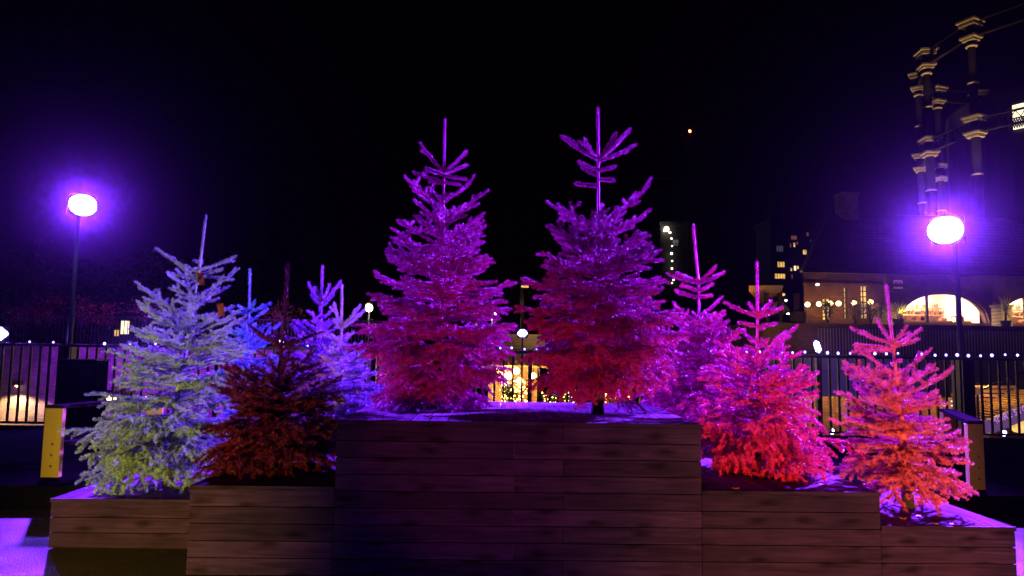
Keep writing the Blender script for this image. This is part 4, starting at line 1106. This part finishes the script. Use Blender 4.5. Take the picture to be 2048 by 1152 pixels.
for i, (px, h_, r_, lab) in enumerate(((1712, 0.75, 0.55, 'leafy planter shrub under the fifth globe lamp'), (1742, 0.9, 0.6, 'leafy planter shrub left of the glowing pier'), (1655, 0.8, 0.4, 'thin shrub in front of the glittering warehouse door'), (1560, 0.7, 0.5, 'low shrub under the canopy'))):
    shrub(px, VY - 1.6, zT, h_ + .3, r_, lab, 80 + i, M['leafwarm'], n=520, size=0.05)
# terrace slab of the warehouse, with face and ledges
Y0 = 26.0
xs0 = at(1525, 700, Y0).x; xs1 = at(2400, 700, Y0).x
zf = at(1800, 712, Y0).z
mb = MB().box(xs0, xs1, Y0, VY + 14, zf - 0.25, zf)
tag(mb.build('upper_terrace', M['concrete']), kind='structure')
mb = MB().box(at(1525, 655, VY - 2.6).x, xs1, VY - 2.6, VY + 14, zf + .002, zT)
tag(mb.build('raised_platform', M['brickdark']), kind='structure')
root = thing('footbridge_fascia', 'blue grey metal panels hanging below the upper railing on the right', 'fascia', (xs0, Y0, LOW))
zb_ = at(1800, 795, Y0).z; zm = at(1800, 742, Y0).z
mb = MB(); n = 26
for k in range(n):
    w_ = (xs1 - xs0) / n; mb.box(k * w_ + .006, (k + 1) * w_ - .006, -0.06, 0, zm - LOW + .02, zf - LOW - 0.03)
mb.build('upper_panels', M['panel'], root)
mb = MB()
for k in range(n):
    w_ = (xs1 - xs0) / n; mb.box(k * w_ + .006, (k + 1) * w_ - .006, -0.02, 0.04, zb_ - LOW, zm - LOW - .03)
mb.build('lower_panels', M['panel'], root)
MB().box(0, xs1 - xs0, -0.16, -0.0, zm - LOW - .028, zm - LOW + .012).build('ledge', M['panel'], root)
xq = at(1640, 700, Y0).x
root = thing('railing', 'upper railing of thin bars in front of the warehouse', 'railing', (xq, Y0 + .12, zf))
RH2 = at(1800, 656, Y0).z - zf
MB().box(0, xs1 - xq, -.025, .025, RH2 - .05, RH2).build('top_rail', M['dark'], root)
bars = MB()
for k in range(int((xs1 - xq) / 0.118)): bars.box(k * .118, k * .118 + .022, -.011, .011, 0, RH2 - .05)
bars.build('bars', M['panel'], root)
li = lamp('SPOT', 'panel_spill', (at(1650, 700, 18).x, 16.5, 0.6), 2200 * PK, (0.20, 0.08, 1.0), (at(1715, 735, Y0).x, Y0, zf - .9), 0.3, 30, 1.0)  # added spot without a fitting, for blue spill on the fascia panels
# rooms under the bridge
root = thing('shop_front', 'dim timber shop front below the bridge panels', 'shop front', (xs0, Y0 + 2.5, LOW))
mb = MB(); rnd = random.Random(31)
hh = zb_ - LOW + 0.6
for k in range(60):
    w_ = (xs1 - xs0) / 60; mb.tone = rnd.random(); mb.box(k * w_ + .01, (k + 1) * w_ - .01, 0, .08, 0, hh)
mb.build('wall', M['timber'], root)
for (pa, pb, pt, pbm, mt) in ((1905, 1913, 795, 832, 'winbright'), (1889, 1897, 812, 838, 'winbright'), (1676, 1698, 779, 784, 'winlit'), (1600, 1625, 780, 783, 'winlit'), (1603, 1612, 790, 822, 'windim')):
    c0 = at(pa, pbm, Y0 + 2.4); c1 = at(pb, pt, Y0 + 2.4)
    MB().box(c0.x - xs0, c1.x - xs0, -.1, -.03, c0.z - LOW, c1.z - LOW).build('window', M[mt], root)
for px, pw in ((1610, 45), (1690, 55), (1780, 25), (1900, 50)):
    lamp('POINT', 'shop_light', at(px, 800, Y0 + 1.4), pw * PK, (1, .5, .12), None, .1)
# canopy
CY = 25.0
a = at(1498, 583, CY); b2 = at(1645, 572, CY)
root = thing('canopy', 'flat orange timber canopy on slim posts left of the warehouse', 'canopy', (a.x, CY, zT))
zc = a.z - zT; Wd = b2.x - a.x
vs = [(0, 0, zc), (Wd, 3.5, zc + .55), (Wd + 1.6, 7.5, zc + .55), (3.4, 7.5, zc)]
zt_ = at(1498, 571, CY).z - zT
vs2 = [(x, y, (zt_ if i in (0, 3) else z + .06)) for i, (x, y, z) in enumerate(vs)]
MB().add(vs + vs2, [(3, 2, 1, 0), (4, 5, 6, 7), (0, 1, 5, 4), (1, 2, 6, 5), (2, 3, 7, 6), (3, 0, 4, 7)]).build('roof', M['timber'], root)
for px, rr in ((1533, .07), (1560, .07), (1593, .09)):
    q = at(px, 600, CY + 1.5)
    MB().box(q.x - a.x - rr, q.x - a.x + rr, 1.5 - rr, 1.5 + rr, 0, zc + .1).build('post', M['iron'], root)
q = at(1597, 645, CY + 1.0); MB().box(q.x - a.x - .22, q.x - a.x + .22, .8, 1.3, 0, .38).build('planter', M['iron'], root)
lamp('SPOT', 'canopy_light', at(1560, 640, CY - 1.6), 500 * PK, (1, .5, .1), at(1560, 560, CY + 1.5), .15, 130, 1.0)
for (x0_, y0_, x1_, y1_, lab, mt) in ((1600, 567, 1606, 571, 'white lamp at the right end of the orange canopy', 'whitebulb'), (1563, 586, 1570, 592, 'yellow lantern hanging under the canopy', 'winlit'), (1570, 599, 1574, 603, 'small white lamp under the canopy', 'whitebulb'), (1574, 626, 1587, 629, 'row of white lamps low under the canopy', 'whitebulb'), (1586, 632, 1590, 640, 'small lit doorway under the canopy', 'winbright')):
    a_ = at(x0_ + (32 if x0_ == 1600 else 0), y1_, CY + 3); b_ = at(x1_ + (32 if x0_ == 1600 else 0), y0_, CY + 3)
    o = MB().lathe([(0.01, 0), ((b_.x - a_.x) / 2, (b_.z - a_.z) * .3), ((b_.x - a_.x) / 2, (b_.z - a_.z) * .7), (0.01, b_.z - a_.z)], (0, 0), 10).build('lantern', M[mt])
    o.location = ((a_.x + b_.x) / 2, CY + 3, a_.z); tag(o, lab, 'lantern')
# sign and stairs behind the right lamp post
SY = 17.0
a = at(1940, 868, SY); b2 = at(2075, 812, SY)
root = thing('stair', 'open stair with yellow lit slats rising to the right behind the railing', 'stair', (a.x, SY, LOW))
L_ = (b2 - a).length; ang = math.atan2(b2.z - a.z, b2.x - a.x)
hs = 36 / F * SY
def skew(x, z, y):                              # x along the flight, z up
    return (x, y, a.z - LOW + x * math.tan(ang) + z)
mb = MB(); Wd = (b2.x - a.x) * 1.3
vs = [skew(-.3, -.22, 0), skew(Wd, -.22, 0), skew(Wd, .16, 0), skew(-.3, .16, 0)]; vs += [(x, .06, z) for x, y, z in vs]
mb.add(vs, [(0, 1, 2, 3), (7, 6, 5, 4), (0, 4, 5, 1), (1, 5, 6, 2), (2, 6, 7, 3), (3, 7, 4, 0)])
st = mb.build('stringer', M['panel'], root)
mb = MB()
for k in range(18):
    x = Wd * k / 18; z = a.z - LOW + x * math.tan(ang)
    mb.box(x, x + .34, .1, 1.3, z + .14, z + .18)
mb.build('treads', M['timber'], root)
mb = MB()
for k in range(9):
    z0_ = LOW * 0 + a.z - LOW + 0.10 + k * 0.115
    xa_ = max(0.1, (k * 0.115 - 0.75) / math.tan(ang)); xb_ = (k * 0.115 + .05) / math.tan(ang)
    mb.tone = rnd.random(); mb.box(0.25 + max(0, (k * .115 - .55)) / math.tan(ang) * .7, Wd, 1.35, 1.40, z0_ + .05, z0_ + .13)
mb.build('slats', M['timber'], root)
mb = MB(); mb.tube([skew(-.1, .95, .05), skew(Wd, .95, .05)], .025, 6)
mb.build('handrail', M['steel'], root)
for k in range(5): MB().tube([skew(.1 + k * .5, .16, .05), skew(.1 + k * .5, .95, .05)], .012, 5).build('baluster', M['panel'], root)
sg = thing('lettered_sign', 'sign reading MORE STORES along the slanting stair side', 'sign', (at(1986, 851, SY - .05).x, SY - .02, at(1986, 851, SY - .05).z))
text('MORE STORES', 'lettering', 0.215, M['lettering'], sg, (0, 0, 0), (R(90), -ang, 0), .004)
lamp('POINT', 'stair_light', (at(2010, 800, SY).x, SY + .75, at(2010, 800, SY).z + .35), 60 * PK, (1, .6, .1), None, .15)
lamp('SPOT', 'sign_fill', (at(1990, 800, SY).x, SY - 2.5, at(2010, 830, SY).z + .8), 260 * PK, (.8, .35, 1), (at(2015, 830, SY).x, SY, at(2010, 835, SY).z), .1, 60, 1)  # unseen spot added to brighten the lettering
a = at(1952, 790, 15.5); b2 = at(1965, 775, 15.5)
root = thing('notice_board', 'small pale notice on a post just right of the right lamp post', 'sign', (a.x, 15.5, LOW))
MB().box(0, b2.x - a.x, 0, .03, a.z - LOW, b2.z - LOW).build('board', M['cream'], root)
MB().box(.05, .09, .035, .07, 0, a.z - LOW + .1).build('post', M['dark'], root)
lamp('SPOT', 'notice_light', (a.x, 14.6, b2.z + .3), 6 * PK, (1, .6, .3), (a.x + .05, 15.5, a.z), .05, 60, 1)
q = at(2040, 850, 18.5)
o = MB().sphere((0, 0, 0), .28, 12, .8).build('paper_lantern', M['winlit'], None, True); o.location = q; tag(o, 'round yellow lantern under the end of the lettered stair', 'lantern')
q = at(2008, 872, 15); o = MB().lathe([(0.02, 0), (.05, .03), (.05, .1), (.02, .12)], (0, 0), 10).build('ground_lamp', M['lens2']); o.location = q; tag(o, 'small white lamp low behind the railing under the lettered stair', 'lamp')
q = at(1664, 868, 13.5); o = MB().lathe([(0.02, 0), (.04, .02), (.04, .08), (.02, .1)], (0, 0), 10).build('ground_lamp', M['lens2']); o.location = q; tag(o, 'small white lamp low behind the railing between the red and orange firs', 'lamp')

# ------------------------------------------------------------------ gasholder frame
_c, _s = math.cos(R(1.2)), math.sin(R(1.2))
turn = lambda p: (p[0] * _c + p[1] * _s, p[1] * _c - p[0] * _s)
GC = turn((43.6, 54.2))
cols_xy = [(34.75, 50.0), (34.5, 55.2), (36.7, 60.0), (40.4, 63.2), (37.6, 45.6), (42.2, 43.2), (45.0, 64.0)]
cols_xy = [turn(p) for p in cols_xy]
order = [6, 3, 2, 1, 0, 4, 5]
zTop = at(1968, 57, 50).z; zG1 = at(1968, 88, 50).z; zL0 = at(1972, 245, 50).z; zL1 = at(1974, 276, 50).z
root = thing('gasholder_frame', 'cast iron gasholder frame of ringed columns and girders, lit yellow from below', 'gasholder', (GC[0], GC[1], LOW))
cent = Vector((GC[0], GC[1], 0))
for i, (x, y) in enumerate(cols_xy):
    ox, oy = x - GC[0], y - GC[1]
    c = MB()
    Z = lambda z: z - LOW
    ringz = [at(1970, 105, 50).z, at(1971, 177, 50).z, at(1977, 357, 50).z]
    c.lathe([(0.42, 0), (0.36, Z(zL1) * .5), (0.33, Z(zL1) - .1), (0.36, Z(zL1)), (0.36, Z(zL0))], (ox, oy), 14)
    c.lathe([(0.32, Z(zL0)), (0.30, Z(ringz[1])), (0.26, Z(zG1) - .1), (0.28, Z(zG1)), (0.26, Z(zTop))], (ox, oy), 14)
    co = c.build('column', M['iron'], root, True)
    m2 = MB(); ang_ = math.atan2(oy, ox)
    def slab(zc_, w_, t_):
        mm = Matrix.Translation((ox, oy, Z(zc_))) @ Matrix.Rotation(ang_, 4, 'Z')
        vs = [mm @ Vector(v) for v in [(-w_, -w_, 0), (w_, -w_, 0), (w_, w_, 0), (-w_, w_, 0), (-w_, -w_, t_), (w_, -w_, t_), (w_, w_, t_), (-w_, w_, t_)]]
        m2.add(vs, [(3, 2, 1, 0), (4, 5, 6, 7), (0, 1, 5, 4), (1, 2, 6, 5), (2, 3, 7, 6), (3, 0, 4, 7)])
    for za_, wa_, zb2, wb_ in ((zTop, 1.05, zTop - .3, .85), (zG1, .85, zG1 - .2, .65), (zL0, .95, zL0 - .25, .78), (zL1, .85, zL1 - .25, .65)):
        m2 = MB(); slab(za_, wa_ * .68, .16); slab(zb2, wb_ * .68, .16); slab(zb2 + .155, wb_ * .55, za_ - zb2 - .15)
        m2.build('capital', M['ironlit'], co)
    for zc_ in ringz:
        m2 = MB(); m2.lathe([(.33, Z(zc_)), (.42, Z(zc_) + .05), (.42, Z(zc_) + .12), (.33, Z(zc_) + .16)], (ox, oy), 14); m2.build('ring', M['ironlit'], co)
for k in range(len(order) - 1):
    p_ = Vector(cols_xy[order[k]]) - Vector(GC); q2 = Vector(cols_xy[order[k + 1]]) - Vector(GC)
    for zz, hgt in ((zG1, 1.15), (zL1, 1.0)):
        g = MB()
        A0 = Vector((p_.x, p_.y, zz - LOW + .1)); B0 = Vector((q2.x, q2.y, zz - LOW + .1))
        dd = (B0 - A0); nrm = Vector((-dd.y, dd.x, 0)).normalized() * .16
        for dz, tk in ((0, .1), (hgt, .08)):
            vs = [A0 - nrm, A0 + nrm, B0 + nrm, B0 - nrm]; vs = [v + Vector((0, 0, dz)) for v in vs] + [v + Vector((0, 0, dz + tk)) for v in vs]
            g.add(vs, [(3, 2, 1, 0), (4, 5, 6, 7), (0, 1, 5, 4), (1, 2, 6, 5), (2, 3, 7, 6), (3, 0, 4, 7)])
        nseg = 8
        for j in range(nseg):
            u0 = A0 + dd * j / nseg; u1 = A0 + dd * (j + 1) / nseg
            g.tube([u0, u1 + Vector((0, 0, hgt))], .03, 4); g.tube([u1, u0 + Vector((0, 0, hgt))], .03, 4)
        g.build('girder', M['iron'], root)
# uplights of the frame
for (x, y) in cols_xy[:4]:
    d = Vector((x, y, 0)) - cent; d.normalize()
    p_ = Vector((x, y, 0)) + Vector((-.9, -1.3, 0)).normalized() * 2.2
    lamp('SPOT', 'column_uplight', (p_.x, p_.y, 10.5), 7000 * PK, (1, .58, .16), (x, y, 27), .15, 36, .6)
    lamp('SPOT', 'column_uplight', (p_.x + .1, p_.y, zL0 + .6), 800 * PK, (1, .55, .16), (x, y, zTop), .1, 40, .8)
# round building inside the frame
root = thing('round_building', 'dark drum shaped apartment building inside the gasholder frame', 'building', (GC[0] + .5, GC[1], LOW))
zt_ = at(1960, 150, 47).z - LOW; mb = MB(); mb.lathe([(7.4, 0), (7.4, zt_), (7.0, zt_ + .3)], (0, 0), 48); mb.build('wall', M['tower'], root)
# lit window with lattice balcony
phi = None
def drum_pt(px):
    d = ray(px, 300); dx, dy = d.x / d.y, 1.0; cx, cy_ = GC[0] + .5, GC[1]; r = 7.46
    A_ = dx * dx + 1; B_ = -2 * (dx * cx + cy_); C_ = cx * cx + cy_ * cy_ - r * r; disc = B_ * B_ - 4 * A_ * C_
    t = (-B_ - math.sqrt(max(disc, 0))) / (2 * A_); return Vector((dx * t, t, 0))
c0 = drum_pt(2030); c1 = drum_pt(2060)
z0_ = at(2040, 260, c0.y).z; z1_ = at(2040, 212, c0.y).z
def quad_on(A0, B0, z0__, z1__, off):
    nrm = Vector((-(B0 - A0).y, (B0 - A0).x, 0)).normalized(); nrm = nrm if nrm.y < 0 else -nrm
    o_ = Vector((GC[0] + .5, GC[1], LOW)); P = [A0 + nrm * off, B0 + nrm * off, A0 + nrm * (off - .1), B0 + nrm * (off - .1)]
    vs = [(P[i].x - o_.x, P[i].y - o_.y, z - LOW) for z in (z0__, z1__) for i in range(4)]
    return vs, [(0, 1, 5, 4), (1, 3, 7, 5), (3, 2, 6, 7), (2, 0, 4, 6), (4, 5, 7, 6), (0, 2, 3, 1)]
v_, f_ = quad_on(c0, c1, z0_, z1_, .12); wo = MB().add(v_, f_).build('window', M['winbright'], root)
c2 = drum_pt(2019); v_, f_ = quad_on(c2, c0, z0_, z1_ - .1, .1); MB().add(v_, f_).build('reveal', M['timber'], root)
lt = MB(); dd = (c1 - c0); o_ = Vector((GC[0] + .5, GC[1], LOW)); nrm = Vector((dd.y, -dd.x, 0)).normalized() * .35
zr = at(2040, 240, c0.y).z
for k in range(7):
    for s_ in (0, 1):
        u0 = c0 + dd * (k / 6 if not s_ else (k + 1) / 6) + nrm - o_; u1 = c0 + dd * ((k + 1) / 6 if not s_ else k / 6) + nrm - o_
        lt.tube([(u0.x, u0.y, z0_ - LOW), (u1.x, u1.y, zr - LOW)], .035, 4)
lt.tube([(c0.x + nrm.x - o_.x, c0.y + nrm.y - o_.y, zr - LOW), (c1.x + nrm.x - o_.x, c1.y + nrm.y - o_.y, zr - LOW)], .06, 4)
lt.build('balcony', M['dark'], root)

# ------------------------------------------------------------------ thin mist added to give the lamps their glow
m = bpy.data.materials.new('mist'); m.use_nodes = True; N = m.node_tree.nodes; L = m.node_tree.links
N.remove(N['Principled BSDF']); pv = N.new('ShaderNodeVolumePrincipled')
pv.inputs['Color'].default_value = (0.8, 0.8, 0.85, 1); pv.inputs['Density'].default_value = 0.00013; pv.inputs['Anisotropy'].default_value = 0.978
L.new(pv.outputs[0], N['Material Output'].inputs['Volume'])
hz = MB().box(-75, 110, -12, 205, LOW - 1, 78).build('haze', m); tag(hz, kind='stuff'); hz['label'] = 'thin mist added for the glow round the violet lamps'; hz['category'] = 'mist'
